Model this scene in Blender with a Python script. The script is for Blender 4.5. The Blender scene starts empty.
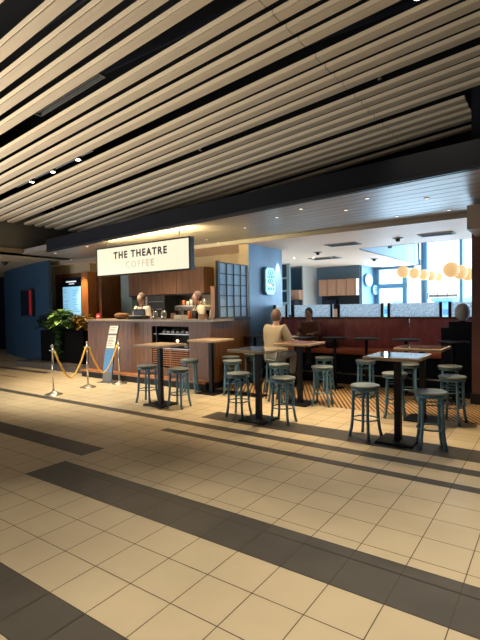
import bpy, bmesh, math, random
from mathutils import Vector, Matrix
random.seed(7)
S = bpy.context.scene
C = S.collection

# ------------------------------------------------------------------ camera
CAM_H, FPX = 1.55, 451.97
PI_, RO, YW = math.radians(-1.585), math.radians(-.917), math.radians(-35.096)

def cam2world(x, y, z):
    c, s = math.cos(RO), math.sin(RO); x, z = c*x - s*z, s*x + c*z
    c, s = math.cos(PI_), math.sin(PI_); y, z = c*y - s*z, s*y + c*z
    c, s = math.cos(YW), math.sin(YW)
    return Vector((x*c + y*s, -x*s + y*c, z))

cd = bpy.data.cameras.new('camera'); cam = bpy.data.objects.new('camera', cd); C.objects.link(cam)
r_, f_, u_ = cam2world(1, 0, 0), cam2world(0, 1, 0), cam2world(0, 0, 1)
m = Matrix((r_, u_, -f_)).transposed().to_4x4(); m.translation = (0, 0, CAM_H)
cam.matrix_world = m
cd.sensor_fit = 'VERTICAL'; cd.sensor_height = 24; cd.lens = FPX/640*24
cd.clip_end = 400; cd.clip_start = .05
S.camera = cam

# ------------------------------------------------------------------ world, exposure, area lights
w = bpy.data.worlds.new('world'); S.world = w; w.use_nodes = True
bg = w.node_tree.nodes['Background']; bg.inputs[0].default_value = (.62, .83, 1, 1); bg.inputs[1].default_value = 1.9
S.view_settings.view_transform = 'Standard'; S.view_settings.look = 'None'
S.view_settings.exposure = .75; S.view_settings.gamma = 1

def area(name, loc, target, size, size_y, power, col):
    l = bpy.data.lights.new(name, 'AREA'); l.shape = 'RECTANGLE'; l.size = size; l.size_y = size_y
    l.energy = power; l.color = col
    o = bpy.data.objects.new(name, l); C.objects.link(o); o.location = loc
    o.rotation_euler = (Vector(target) - Vector(loc)).to_track_quat('-Z', 'Y').to_euler()
    return o
# unseen uplights near the floor, added as fill for the slats
g1 = area('slat_fill', (-7.8, -.8, .3), (-6.9, .9, 4.3), 5, 2.2, 330, (1, .88, .70)); g1.data.spread = math.radians(104)
area('slat_fill', (-12.5, .3, .3), (-11, 2.4, 3.9), 5, 2, 260, (.95, .97, 1))
area('blue_area_light', (3.05, 11.8, 1.9), (-4, 10.6, 1.7), 7.5, 2.6, 260, (.50, .76, 1))  # added fill, no window in this side wall; brightens screen and column
# daylight falling in through the tall window wall
area('blue_area_light', (-2.3, 16.0, 2.2), (-2.3, 8, 1.6), 5.6, 3.4, 430, (.50, .76, 1))

def spot(name, loc, tgt, power, ang, blend, col, rad=.05, parent=None):
    l = bpy.data.lights.new(name, 'SPOT'); l.energy = power; l.spot_size = math.radians(ang); l.spot_blend = blend
    l.color = col; l.shadow_soft_size = rad
    o = bpy.data.objects.new(name, l); C.objects.link(o); o.location = loc
    o.rotation_euler = (Vector(tgt) - Vector(loc)).to_track_quat('-Z', 'Y').to_euler()
    return o

# ------------------------------------------------------------------ materials
def lin(c):
    return tuple(((v/255)/12.92 if v/255 <= .04045 else ((v/255 + .055)/1.055)**2.4) for v in c) + (1,)
MATS = {}
def mat(name, col, rough=.6, metal=0, spec=.5, noise=0, nscale=8, bump=0, stretch=None, emit=None, estr=0, col2=None, alpha=None, trans=0, coat=0):
    m = bpy.data.materials.new(name); m.use_nodes = True; nt = m.node_tree; b = nt.nodes['Principled BSDF']
    c = lin(col)
    b.inputs['Base Color'].default_value = c; b.inputs['Roughness'].default_value = rough
    b.inputs['Metallic'].default_value = metal; b.inputs['Specular IOR Level'].default_value = spec
    b.inputs['Transmission Weight'].default_value = trans
    b.inputs['Coat Weight'].default_value = coat
    if noise or bump or col2:
        tc = nt.nodes.new('ShaderNodeTexCoord'); mp = nt.nodes.new('ShaderNodeMapping'); nz = nt.nodes.new('ShaderNodeTexNoise')
        nz.inputs['Scale'].default_value = nscale; nz.inputs['Detail'].default_value = 4
        if stretch: mp.inputs['Scale'].default_value = stretch
        nt.links.new(tc.outputs['Object'], mp.inputs[0]); nt.links.new(mp.outputs[0], nz.inputs['Vector'])
        cr = nt.nodes.new('ShaderNodeValToRGB'); nt.links.new(nz.outputs['Fac'], cr.inputs[0])
        if col2: c2 = lin(col2)
        else: c2 = tuple(v*(1 - noise) for v in c[:3]) + (1,)
        cr.color_ramp.elements[0].color = c2; cr.color_ramp.elements[1].color = c
        cr.color_ramp.elements[0].position = .35; cr.color_ramp.elements[1].position = .65
        nt.links.new(cr.outputs[0], b.inputs['Base Color'])
        if bump:
            bp = nt.nodes.new('ShaderNodeBump'); bp.inputs['Strength'].default_value = bump; bp.inputs['Distance'].default_value = .01
            nt.links.new(nz.outputs['Fac'], bp.inputs['Height']); nt.links.new(bp.outputs[0], b.inputs['Normal'])
    if emit:
        b.inputs['Emission Color'].default_value = lin(emit); b.inputs['Emission Strength'].default_value = estr
    MATS[name] = m
    return m
M = {}
M['tile'] = mat('tile_tan', (199, 184, 157), .34, noise=.10, nscale=2.2, spec=.4)
M['tile_dark'] = mat('tile_charcoal', (84, 80, 76), .4, noise=.2, nscale=3, spec=.4)
M['grout'] = mat('grout', (88, 76, 60), .9)
M['slat'] = mat('slat_tan', (184, 172, 154), .5, noise=.08, nscale=3, stretch=(.3, 6, 1))
M['slat_rim'] = mat('slat_rim', (216, 202, 178), .4)
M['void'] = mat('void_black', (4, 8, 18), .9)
M['navy'] = mat('navy_paint', (14, 22, 40), .55, noise=.2, nscale=2)
M['beam'] = mat('beam_charcoal', (6, 11, 24), .7, spec=.2)
M['soffit'] = mat('soffit_plank', (140, 133, 126), .38, noise=.15, nscale=2, stretch=(.2, 8, 1), spec=.6)
M['inner_ceiling'] = mat('inner_ceiling', (230, 200, 176), .55, noise=.05, nscale=2)
M['bulkhead'] = mat('bulkhead_grey', (120, 122, 120), .6, noise=.08)
M['blue_wall'] = mat('blue_wall', (32, 62, 88), .5, noise=.12, nscale=1.5, stretch=(3, 3, .3))
M['grey_blue'] = mat('grey_blue_wall', (126, 146, 154), .6)
M['slate'] = mat('slate_wall', (92, 116, 134), .6)
M['teal'] = mat('teal_glass', (16, 46, 62), .15)
M['beige_wall'] = mat('beige_wall', (158, 142, 118), .7, noise=.06)
M['white_wall'] = mat('pale_wall', (190, 186, 178), .7)
M['wood_dark'] = mat('walnut_panel', (114, 76, 43), .45, col2=(86, 55, 30), nscale=5, stretch=(5, 5, .35), bump=.1)
M['wood_mid'] = mat('oak_panel', (168, 112, 66), .45, col2=(140, 90, 52), nscale=5, stretch=(5, 5, .35))
M['wood_light'] = mat('pale_oak', (190, 142, 112), .45, col2=(170, 122, 94), nscale=4, stretch=(4, 4, .4))
M['wood_edge'] = mat('table_wood', (172, 152, 126), .5, col2=(148, 126, 102), nscale=6, stretch=(.5, 6, 6))
M['top_gloss'] = mat('tabletop_laminate', (104, 100, 98), .07, noise=.15, nscale=4, spec=1, coat=1)
M['top_red'] = mat('tabletop_mahogany', (104, 60, 44), .25, noise=.2, nscale=5, stretch=(1, 6, 1))
M['black'] = mat('black_metal', (11, 14, 22), .5, spec=.3)
M['blackmat'] = mat('black_matte', (16, 18, 22), .7)
M['stool'] = mat('stool_blue_steel', (90, 136, 168), .34, metal=.15, noise=.15, nscale=10)
M['seat'] = mat('stool_seat', (124, 136, 142), .32, noise=.25, nscale=12)
M['steel'] = mat('brushed_steel', (205, 200, 190), .25, metal=.9)
M['rope'] = mat('gold_rope', (214, 170, 78), .7, bump=.5, nscale=60)
M['leather'] = mat('burgundy_leather', (170, 98, 106), .28, noise=.3, nscale=6, bump=.9, stretch=(1.6, 1, .7))
M['leather_seat'] = mat('tan_leather', (176, 92, 56), .4, noise=.2)
M['base_navy'] = mat('bench_base', (8, 16, 34), .7, spec=.2)
M['chev_tan'] = mat('floor_batten_tan', (206, 160, 104), .45)
M['chev_dark'] = mat('floor_batten_dark', (62, 44, 34), .55)
M['leaf'] = mat('leaf_green', (52, 86, 44), .5, noise=.4, nscale=9)
M['leaf_dark'] = mat('leaf_dark', (28, 52, 34), .5, noise=.4, nscale=9)
M['leaf_bright'] = mat('leaf_bright', (150, 190, 96), .45, noise=.25, nscale=9)
M['leaf_gold'] = mat('leaf_gold', (200, 160, 50), .5, noise=.4, nscale=14)
M['planter'] = mat('planter_black', (8, 8, 9), .9, spec=.1, noise=.2)
M['paper'] = mat('paper_white', (236, 234, 226), .7)
M['ink'] = mat('print_grey', (96, 92, 88), .7)
M['ink_dark'] = mat('print_dark', (58, 50, 46), .7)
M['ink_pale'] = mat('letter_pale', (170, 170, 160), .6, emit=(206, 202, 182), estr=.24)
M['panel_blue'] = mat('stand_blue', (70, 132, 196), .4)
M['globe'] = mat('globe_paper', (230, 186, 130), .6, emit=(255, 206, 140), estr=.34)
M['globe_grey'] = mat('globe_grey', (150, 158, 166), .6)
M['lamp_on'] = mat('lamp_on', (255, 240, 215), .5, emit=(255, 232, 200), estr=14)
M['lamp_dim'] = mat('lamp_dim', (255, 240, 215), .5, emit=(255, 236, 214), estr=.9)
M['sign_face'] = mat('sign_face', (120, 116, 104), .5, emit=(255, 243, 210), estr=.56)
M['led'] = mat('led_strip', (255, 220, 150), .5, emit=(255, 214, 130), estr=2)
M['screen'] = mat('screen_face', (140, 200, 235), .3, emit=(150, 208, 240), estr=.5)
M['screen_text'] = mat('screen_text', (80, 130, 170), .4, emit=(96, 150, 190), estr=.5)
M['screen_dark'] = mat('screen_dark', (22, 28, 40), .2)
M['screen_white'] = mat('screen_white', (240, 240, 240), .4, emit=(235, 240, 250), estr=.45)
M['neon'] = mat('lightbox_cyan', (180, 236, 240), .4, emit=(120, 216, 236), estr=.42)
M['neon_ink'] = mat('lightbox_ink', (40, 110, 130), .5, emit=(40, 120, 140), estr=.3)
M['neon_gold'] = mat('lightbox_gold', (220, 180, 120), .5, emit=(220, 180, 120), estr=.4)
M['red'] = mat('red_card', (176, 30, 36), .5)
M['red_light'] = mat('red_poster', (150, 24, 34), .5, emit=(150, 24, 34), estr=.12)
M['frost'] = None
M['mullion'] = mat('window_frame_blue', (100, 150, 186), .5)
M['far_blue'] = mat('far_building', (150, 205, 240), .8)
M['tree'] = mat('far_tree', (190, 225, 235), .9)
M['skin'] = mat('skin', (190, 152, 134), .6)
M['hair'] = mat('hair_dark', (70, 54, 48), .7)
M['hair_grey'] = mat('hair_greybrown', (108, 88, 80), .7)
M['shirt'] = mat('shirt_white', (226, 212, 190), .8)
M['apron'] = mat('apron_black', (30, 30, 34), .8)
M['jacket'] = mat('jacket_khaki', (160, 150, 132), .85, noise=.12, nscale=7)
M['jumper'] = mat('jumper_brown', (112, 82, 72), .9, noise=.15)
M['trouser'] = mat('trouser_navy', (26, 30, 44), .85)
M['trouser_grey'] = mat('trouser_grey', (120, 122, 124), .85)
M['shoe'] = mat('shoe', (30, 28, 28), .6)
M['plaster'] = mat('blue_plaster', (96, 134, 168), .5, noise=.3, nscale=2.2, stretch=(1, 1, .6), bump=.1)
M['vent'] = mat('vent_grey', (110, 118, 126), .6)
M['grille'] = mat('vent_slots', (92, 96, 100), .7)
M['orange'] = mat('cup_orange', (226, 130, 84), .6)
M['steel_dark'] = mat('machine_steel', (120, 118, 116), .3, metal=.8)
M['wicker'] = mat('wicker', (120, 84, 50), .8, bump=.6, nscale=40)
M['warm_wall'] = mat('warm_wall', (190, 160, 110), .7)

def frosted(name, col, mixv=.5, rough=.3, bumpsc=40, dk=.62):
    m = bpy.data.materials.new(name); m.use_nodes = True; nt = m.node_tree; nt.nodes.clear()
    out = nt.nodes.new('ShaderNodeOutputMaterial'); a = nt.nodes.new('ShaderNodeBsdfTranslucent'); d = nt.nodes.new('ShaderNodeBsdfPrincipled')
    t = nt.nodes.new('ShaderNodeBsdfTransparent')
    a.inputs[0].default_value = lin(col); d.inputs['Base Color'].default_value = lin(col); d.inputs['Roughness'].default_value = rough
    mx = nt.nodes.new('ShaderNodeMixShader'); mx.inputs[0].default_value = mixv
    nt.links.new(d.outputs[0], mx.inputs[1]); nt.links.new(a.outputs[0], mx.inputs[2])
    mx2 = nt.nodes.new('ShaderNodeMixShader'); mx2.inputs[0].default_value = .12
    nt.links.new(mx.outputs[0], mx2.inputs[1]); nt.links.new(t.outputs[0], mx2.inputs[2])
    tc = nt.nodes.new('ShaderNodeTexCoord'); nz = nt.nodes.new('ShaderNodeTexVoronoi'); nz.inputs['Scale'].default_value = bumpsc
    nt.links.new(tc.outputs['Object'], nz.inputs['Vector'])
    n2 = nt.nodes.new('ShaderNodeTexNoise'); n2.inputs['Scale'].default_value = bumpsc*.9; n2.inputs['Detail'].default_value = 3; nt.links.new(tc.outputs['Object'], n2.inputs['Vector'])
    cr = nt.nodes.new('ShaderNodeValToRGB'); cr.color_ramp.elements[0].position = .36; cr.color_ramp.elements[1].position = .64
    cr.color_ramp.elements[0].color = tuple(v*dk for v in lin(col)[:3]) + (1,); cr.color_ramp.elements[1].color = lin(col)
    nt.links.new(n2.outputs['Fac'], cr.inputs[0]); nt.links.new(cr.outputs[0], a.inputs[0]); nt.links.new(cr.outputs[0], d.inputs['Base Color'])
    bp = nt.nodes.new('ShaderNodeBump'); bp.inputs['Strength'].default_value = .8; bp.inputs['Distance'].default_value = .02
    nt.links.new(nz.outputs['Distance'], bp.inputs['Height']); nt.links.new(bp.outputs[0], d.inputs['Normal'])
    nt.links.new(mx2.outputs[0], out.inputs[0])
    return m
M['frost'] = frosted('frosted_glass', (240, 246, 250), .6)
M['frost_blue'] = frosted('ribbed_glass_blue', (196, 228, 255), .35, .25, 60, .85)
def clearglass(name):
    m = bpy.data.materials.new(name); m.use_nodes = True; nt = m.node_tree; nt.nodes.clear()
    out = nt.nodes.new('ShaderNodeOutputMaterial'); t = nt.nodes.new('ShaderNodeBsdfTransparent'); g = nt.nodes.new('ShaderNodeBsdfGlossy')
    g.inputs['Roughness'].default_value = .02; t.inputs[0].default_value = (.96, .98, 1, 1)
    mx = nt.nodes.new('ShaderNodeMixShader'); mx.inputs[0].default_value = .06
    nt.links.new(t.outputs[0], mx.inputs[1]); nt.links.new(g.outputs[0], mx.inputs[2]); nt.links.new(mx.outputs[0], out.inputs[0])
    return m
M['glass'] = clearglass('clear_glass')

# ------------------------------------------------------------------ mesh helpers
class MB:
    def __init__(s): s.v = []; s.f = []; s.mi = []; s.cur = 0; s.sm = []; s.smooth = False
    def _add(s, vs, fs):
        n = len(s.v); s.v += [tuple(v) for v in vs]
        for f in fs: s.f.append(tuple(n + i for i in f)); s.mi.append(s.cur); s.sm.append(s.smooth)
        return s
    def box(s, x0, x1, y0, y1, z0, z1, rz=0, piv=None):
        vs = [(x, y, z) for z in (z0, z1) for y in (y0, y1) for x in (x0, x1)]
        if rz:
            px, py = piv if piv else ((x0 + x1)/2, (y0 + y1)/2); c, q = math.cos(rz), math.sin(rz)
            vs = [(px + (x - px)*c - (y - py)*q, py + (x - px)*q + (y - py)*c, z) for x, y, z in vs]
        return s._add(vs, [(0, 2, 3, 1), (4, 5, 7, 6), (0, 1, 5, 4), (2, 6, 7, 3), (0, 4, 6, 2), (1, 3, 7, 5)])
    def slab(s, p0, p1, th, z0, z1):
        """vertical slab from p0 to p1 in plan, thickness th to the left of the direction"""
        a = Vector(p0); b = Vector(p1); d = (b - a).normalized(); n = Vector((-d.y, d.x))*th
        pl = [a, b, b + n, a + n]
        vs = [(p.x, p.y, z) for z in (z0, z1) for p in pl]
        return s._add(vs, [(3, 2, 1, 0), (4, 5, 6, 7), (0, 1, 5, 4), (1, 2, 6, 5), (2, 3, 7, 6), (3, 0, 4, 7)])
    def quad(s, a, b, c, d): return s._add([a, b, c, d], [(0, 1, 2, 3)])
    def tube(s, pts, rad, n=8, closed=False, caps=True):
        pts = [Vector(p) for p in pts]; rr = rad if isinstance(rad, (list, tuple)) else [rad]*len(pts)
        vs = []; N = len(pts); up = None
        for i, p in enumerate(pts):
            if closed: t = pts[(i + 1) % N] - pts[i - 1]
            else: t = pts[min(i + 1, N - 1)] - pts[max(i - 1, 0)]
            t.normalize()
            ref = Vector((0, 0, 1)) if abs(t.z) < .9 else Vector((1, 0, 0))
            if up is not None and abs(up.dot(t)) < .95: ref = up
            a = t.cross(ref).normalized(); b = a.cross(t).normalized(); up = b
            for k in range(n):
                th = 2*math.pi*k/n; vs.append(p + a*math.cos(th)*rr[i] + b*math.sin(th)*rr[i])
        fs = []
        for i in range(N if closed else N - 1):
            j = (i + 1) % N
            for k in range(n): fs.append((i*n + k, i*n + (k + 1) % n, j*n + (k + 1) % n, j*n + k))
        if not closed and caps: fs += [tuple(range(n - 1, -1, -1)), tuple((N - 1)*n + k for k in range(n))]
        o = s.smooth; s.smooth = True; s._add(vs, fs); s.smooth = o; return s
    def lathe(s, prof, cx=0, cy=0, cz=0, n=20, sx=1, sy=1):
        vs = []
        for r, z in prof:
            for k in range(n):
                th = 2*math.pi*k/n; vs.append((cx + r*sx*math.cos(th), cy + r*sy*math.sin(th), cz + z))
        fs = []
        for i in range(len(prof) - 1):
            for k in range(n): fs.append((i*n + k, i*n + (k + 1) % n, (i + 1)*n + (k + 1) % n, (i + 1)*n + k))
        fs += [tuple(range(n - 1, -1, -1)), tuple((len(prof) - 1)*n + k for k in range(n))]
        o = s.smooth; s.smooth = True; s._add(vs, fs); s.smooth = o; return s
    def ball(s, c, r, n=16, m=10, sc=(1, 1, 1)):
        prof = [(r*math.sin(math.pi*i/m) + 1e-4, -r*math.cos(math.pi*i/m)) for i in range(m + 1)]
        vs = []
        k0 = len(s.v); s.lathe(prof, 0, 0, 0, n)
        for i in range(k0, len(s.v)):
            x, y, z = s.v[i]; s.v[i] = (c[0] + x*sc[0], c[1] + y*sc[1], c[2] + z*sc[2])
        return s
    def ext(s, prof, x0, x1):
        """profile of (y,z) points extruded along x"""
        n = len(prof); vs = [(x0, y, z) for y, z in prof] + [(x1, y, z) for y, z in prof]
        fs = [(i, (i + 1) % n, n + (i + 1) % n, n + i) for i in range(n)] + [tuple(range(n - 1, -1, -1)), tuple(range(n, 2*n))]
        return s._add(vs, fs)
    def build(s, name, mats, parent=None, loc=None, bevel=0):
        me = bpy.data.meshes.new(name); me.from_pydata(s.v, [], s.f); me.update()
        ms = mats if isinstance(mats, (list, tuple)) else [mats]
        for x in ms: me.materials.append(x)
        for p, i, q in zip(me.polygons, s.mi, s.sm): p.material_index = i; p.use_smooth = q
        bm = bmesh.new(); bm.from_mesh(me); bmesh.ops.recalc_face_normals(bm, faces=bm.faces); bm.to_mesh(me); bm.free()
        o = bpy.data.objects.new(name, me); C.objects.link(o)
        if parent: o.parent = parent
        if loc: o.location = loc
        if bevel:
            b = o.modifiers.new('bevel', 'BEVEL'); b.width = bevel; b.segments = 2; b.limit_method = 'ANGLE'
        return o
def tag(o, label=None, cat=None, group=None, kind=None):
    if label: o['label'] = label
    if cat: o['category'] = cat
    if group: o['group'] = group
    if kind: o['kind'] = kind
    return o
def struct(name, mb, mats, **k):
    return tag(mb.build(name, mats, **k), kind='structure')
def empty(name, loc, rz=0, label=None, cat=None, group=None):
    o = bpy.data.objects.new(name, None); C.objects.link(o); o.location = loc; o.rotation_euler = (0, 0, rz); o.empty_display_size = .1
    return tag(o, label, cat, group)
def kids(o): return [c for c in bpy.data.objects if c.parent == o]
def copy_tree(o, parent=None):
    c = o.copy(); C.objects.link(c)
    if parent: c.parent = parent
    for ch in kids(o): copy_tree(ch, c)
    return c
def text(name, body, size, mt, loc, rot, parent=None, spacing=1.0, extrude=.002, align='CENTER', bold=0):
    cu = bpy.data.curves.new(name, 'FONT'); cu.body = body; cu.size = size; cu.extrude = extrude; cu.align_x = align; cu.align_y = 'CENTER'
    cu.space_character = spacing; cu.offset = bold; cu.resolution_u = 3
    t = bpy.data.objects.new(name, cu); C.objects.link(t)
    dg = bpy.context.evaluated_depsgraph_get(); me = bpy.data.meshes.new_from_object(t.evaluated_get(dg))
    bpy.data.objects.remove(t); me.materials.clear(); me.materials.append(mt)
    o = bpy.data.objects.new(name, me); C.objects.link(o); o.location = loc; o.rotation_euler = rot
    if parent: o.parent = parent
    return o

# ------------------------------------------------------------------ floor
XB0, XB = -.4217, .31
xl = [XB0 - XB*b for b in range(72, -30, -1)]
def dark_band(y0, y1, x):
    ym = (y0 + y1)/2; R = x > -4.15; L = not R
    if 1.07 < ym < 1.385: return True
    if 2.298 < ym < 2.72: return R
    if 2.92 < ym < 3.215: return L
    if 4.09 < ym < 4.21: return R
    if 4.49 < ym < 4.645: return True
    if 4.89 < ym < 5.3: return R
    if 5.58 < ym < 5.66 or 6.3 < ym < 6.52 or 7.3 < ym < 7.4: return x < -10.26
    return False
yR = [1.07 - .31*k for k in range(34, 0, -1)] + [1.07, 1.385, 1.687, 1.996, 2.298, 2.61, 2.72, 2.82, 3.12, 3.43, 3.74, 4.09, 4.21, 4.49, 4.645, 4.89, 5.3, 5.6, 5.91, 6.22, 6.46]
yL = [1.07 - .31*k for k in range(34, 0, -1)] + [1.07, 1.385, 1.687, 1.996, 2.298, 2.61, 2.925, 3.215, 3.53, 3.85, 4.17, 4.49, 4.645, 4.95, 5.27, 5.59, 5.65, 5.96, 6.3, 6.5, 6.8, 7.1, 7.32, 7.38, 7.7, 8.0, 8.3, 8.6, 8.9, 9.2, 9.5]
fl = MB(); fl.cur = 2
fl.quad((-24, -9.6, -.004), (9, -9.6, -.004), (9, 10.1, -.004), (-24, 10.1, -.004))
G = .0028
for x0, x1 in zip(xl[:-1], xl[1:]):
    xm = (x0 + x1)/2; ys = yR if xm > -4.15 else yL
    if xm > 9 or xm < -23: continue
    for y0, y1 in zip(ys[:-1], ys[1:]):
        if y0 > 6.7 and xm > -9: continue
        fl.cur = 1 if dark_band(y0, y1, xm) else 0
        fl.quad((x0 + G, y0 + G, 0), (x1 - G, y0 + G, 0), (x1 - G, y1 - G, 0), (x0 + G, y1 - G, 0))
struct('floor', fl, [M['tile'], M['tile_dark'], M['grout']])
# wooden batten floor of the seating area
bf = MB(); bf.quad((-5.4, 6.46, 0), (3, 6.46, 0), (3, 17, 0), (-5.4, 17, 0))
mm = bpy.data.materials.new('batten_floor'); mm.use_nodes = True; nt = mm.node_tree; pb = nt.nodes['Principled BSDF']; pb.inputs['Roughness'].default_value = .42
geo = nt.nodes.new('ShaderNodeTexCoord'); mp = nt.nodes.new('ShaderNodeMapping'); mp.inputs['Rotation'].default_value = (0, 0, math.radians(-32))
sx = nt.nodes.new('ShaderNodeSeparateXYZ'); nt.links.new(geo.outputs['Object'], mp.inputs[0])
mp.inputs['Rotation'].default_value = (0, 0, math.radians(-30)); nt.links.new(mp.outputs[0], sx.inputs[0])
def mnode(op, a, b=None):
    n = nt.nodes.new('ShaderNodeMath'); n.operation = op
    for i, v in enumerate((a, b)):
        if v is None: continue
        if isinstance(v, (int, float)): n.inputs[i].default_value = v
        else: nt.links.new(v, n.inputs[i])
    return n.outputs[0]
fr = mnode('FRACT', mnode('DIVIDE', sx.outputs[0], .062)); stp = mnode('GREATER_THAN', fr, .56)
mixc = nt.nodes.new('ShaderNodeMix'); mixc.data_type = 'RGBA'; nt.links.new(stp, mixc.inputs[0])
mixc.inputs[6].default_value = lin((200, 164, 118)); mixc.inputs[7].default_value = lin((50, 40, 36)); nt.links.new(mixc.outputs[2], pb.inputs['Base Color'])
struct('floor', bf, mm)

# ------------------------------------------------------------------ outer hall shell
struct('wall_left', MB().box(-24, -23.7, -9.6, 14, 0, 6.6), M['navy'])
struct('wall_front', MB().box(-24, -12, 9.9, 10.1, 0, 3.0), M['navy'])
struct('wall_right', MB().box(8.7, 9, -9.6, 7.7, 0, 6.6), M['beige_wall'])
struct('wall_back', MB().box(-24, 9, -9.9, -9.6, 0, 6.6), M['beige_wall'])
struct('ceiling', MB().box(-24, 9, -9.9, 9.6, 6.6, 6.8), M['void'])
# dark upper wall above the shop and behind the slats
struct('wall_front', MB().box(-24, 9, 9.6, 9.8, 3.1, 6.7), M['void'])
# grey bulkhead where the slats end on the left
bk = MB().box(-11.6, -11.05, -9.6, 9.6, 3.0, 4.1); struct('trim_1', bk, M['bulkhead'])
struct('ceiling', MB().box(-24, -11.0, -9.6, 13, 3.0, 3.1), M['beige_wall'])
# pier and upper wall at the right edge
struct('wall_right', MB().box(-1.08, 2.5, 7.75, 8.2, 0, 2.9), M['leather_seat'] if 0 else mat('pier_brown', (96, 62, 62), .6, noise=.1))
struct('baseboard_right', MB().box(-1.10, 2.5, 7.735, 7.75, 0, .16), M['blackmat'])
struct('wall_right', MB().box(-1.02, 2.5, 6.9, 7.75, 2.57, 2.899), mat('header_taupe', (160, 148, 140), .6))
struct('wall_right', MB().box(-1.06, 3.5, 7.6, 7.9, 2.93, 5.2), M['navy'])

# front beam of the coffee shop
bp0, bp1 = Vector((-9.66, 6.02)), Vector((3.2, 4.70))
bm_ = MB().slab(bp0, bp1, .05, 2.9, 3.19); struct('trim_2', bm_, M['beam'])
struct('trim_3', MB().slab((-9.66, 6.005), (3.2, 4.685), .02, 2.9, 2.94), mat('beam_lip', (14, 22, 38), .4))
# plank soffit behind the beam
sf = MB(); n_pl = 12
for i in range(n_pl):
    a0 = Vector((-11.05, 6.22)); b0 = Vector((3.2, 4.76)); a1 = Vector((-11.05, 7.9)); b1 = Vector((3.2, 7.9))
    p0, p1 = a0.lerp(a1, i/n_pl), b0.lerp(b1, i/n_pl); q0, q1 = a0.lerp(a1, (i + 1)/n_pl - .006), b0.lerp(b1, (i + 1)/n_pl - .006)
    vs = [(p.x, p.y, z) for z in (2.98, 3.01) for p in (p0, p1, q1, q0)]
    sf._add(vs, [(3, 2, 1, 0), (4, 5, 6, 7), (0, 1, 5, 4), (1, 2, 6, 5), (2, 3, 7, 6), (3, 0, 4, 7)])
sf._add([(x, y, z) for z in (3.012, 3.1) for x, y in ((-11.05, 6.24), (3.2, 4.78), (3.2, 7.9), (-11.05, 7.9))], [(3, 2, 1, 0), (4, 5, 6, 7), (0, 1, 5, 4), (1, 2, 6, 5), (2, 3, 7, 6), (3, 0, 4, 7)])
struct('ceiling', sf, M['soffit'])
struct('trim_9', MB().box(-13.2, 3.2, 7.885, 7.899, 2.9, 3.0), M['soffit'])
# inner ceiling, with the raised part next to the windows
struct('ceiling', MB().box(-13.2, 3.2, 7.9, 10.45, 2.9, 3.1), M['inner_ceiling'])
struct('ceiling', MB().box(-13.2, -3.85, 10.45, 16.4, 2.9, 3.1), M['inner_ceiling'])
struct('trim_4', MB().box(-3.9, -3.84, 10.45, 16.14, 2.9, 4.3), M['slate'])
struct('trim_5', MB().box(-3.84, 3.2, 10.38, 10.449, 2.9, 4.3), M['grey_blue'])
struct('ceiling', MB().box(-4.1, 3.2, 10.4, 16.4, 4.3, 4.4), M['white_wall'])

# ------------------------------------------------------------------ slatted hall ceiling
ZS, SLOPE = 4.7, .09
def slat_mesh(x0, x1):
    """ribbed channel along x, ribs as real grooves; near edge has a lip and a shadow groove"""
    W = .146; H = .05; mb = MB(); nr = 13
    mb.cur = 1
    lip = [(0, 0), (.012, 0), (.012, H), (0, H)]; mb.ext(lip, x0, x1)
    mb.cur = 0
    prof = [(.029, H), (.029, 0)]
    ww = (W - .029)/nr
    for i in range(nr):
        y = .029 + i*ww
        prof += [(y + ww*.7, 0), (y + ww*.72, .0022), (y + ww*.98, .0022), (y + ww, 0)]
    prof += [(W, H)]
    mb.ext(prof, x0, x1)
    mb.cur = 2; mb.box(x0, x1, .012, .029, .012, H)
    return mb
XE0, XSEAM, XE1 = -11.0, -2.35, 3.4
slL = slat_mesh(XE0 - XSEAM, -.004); slR = slat_mesh(.004, XE1 - XSEAM)
protoL = protoR = None
ordn = ['first', 'second', 'third', 'fourth']
bandn = {-1: 'band at the top left corner', 0: 'second band from the corner', 1: 'band above the three downlights', 2: 'band below the three downlights', 3: 'second band below the downlights', 4: 'dark band nearest the beam', 5: 'single slat over the beam'}
ang = -math.atan(SLOPE)
def place_slat(y, left, label, x1cut=None):
    global protoL, protoR
    if left:
        if protoL is None: protoL = slL.build('ceiling_slat', [M['slat'], M['slat_rim'], M['void']]); o = protoL
        else: o = protoL.copy(); C.objects.link(o)
    else:
        if x1cut is not None: o = slat_mesh(.004, x1cut - XSEAM).build('ceiling_slat', [M['slat'], M['slat_rim'], M['void']])
        elif protoR is None: protoR = slR.build('ceiling_slat', [M['slat'], M['slat_rim'], M['void']]); o = protoR
        else: o = protoR.copy(); C.objects.link(o)
    o.location = (XSEAM, y, ZS + SLOPE*XSEAM); o.rotation_euler = (0, ang, 0)
    tag(o, label, 'ceiling slat', 'ribbed tan slats of the hall ceiling')
    return o
Y0 = 2.045*1.189
for g in range(-1, 6):
    for k in range(4):
        y = Y0 + g*1.259 + k*.279 + .034
        if g == 3: pass
        cut = None
        if y > 7.4: cut = -1.13
        gl = bandn[g]
        for side in (True, False):
            if g == 5 and k > 0: continue
            sd = 'left length' if side else 'right length'
            place_slat(y, side, 'ribbed ceiling slat, %s of four, %s, %s' % (ordn[k], sd, gl), cut)
# extra thin first slat of the last band stands alone (see loop)

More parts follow.
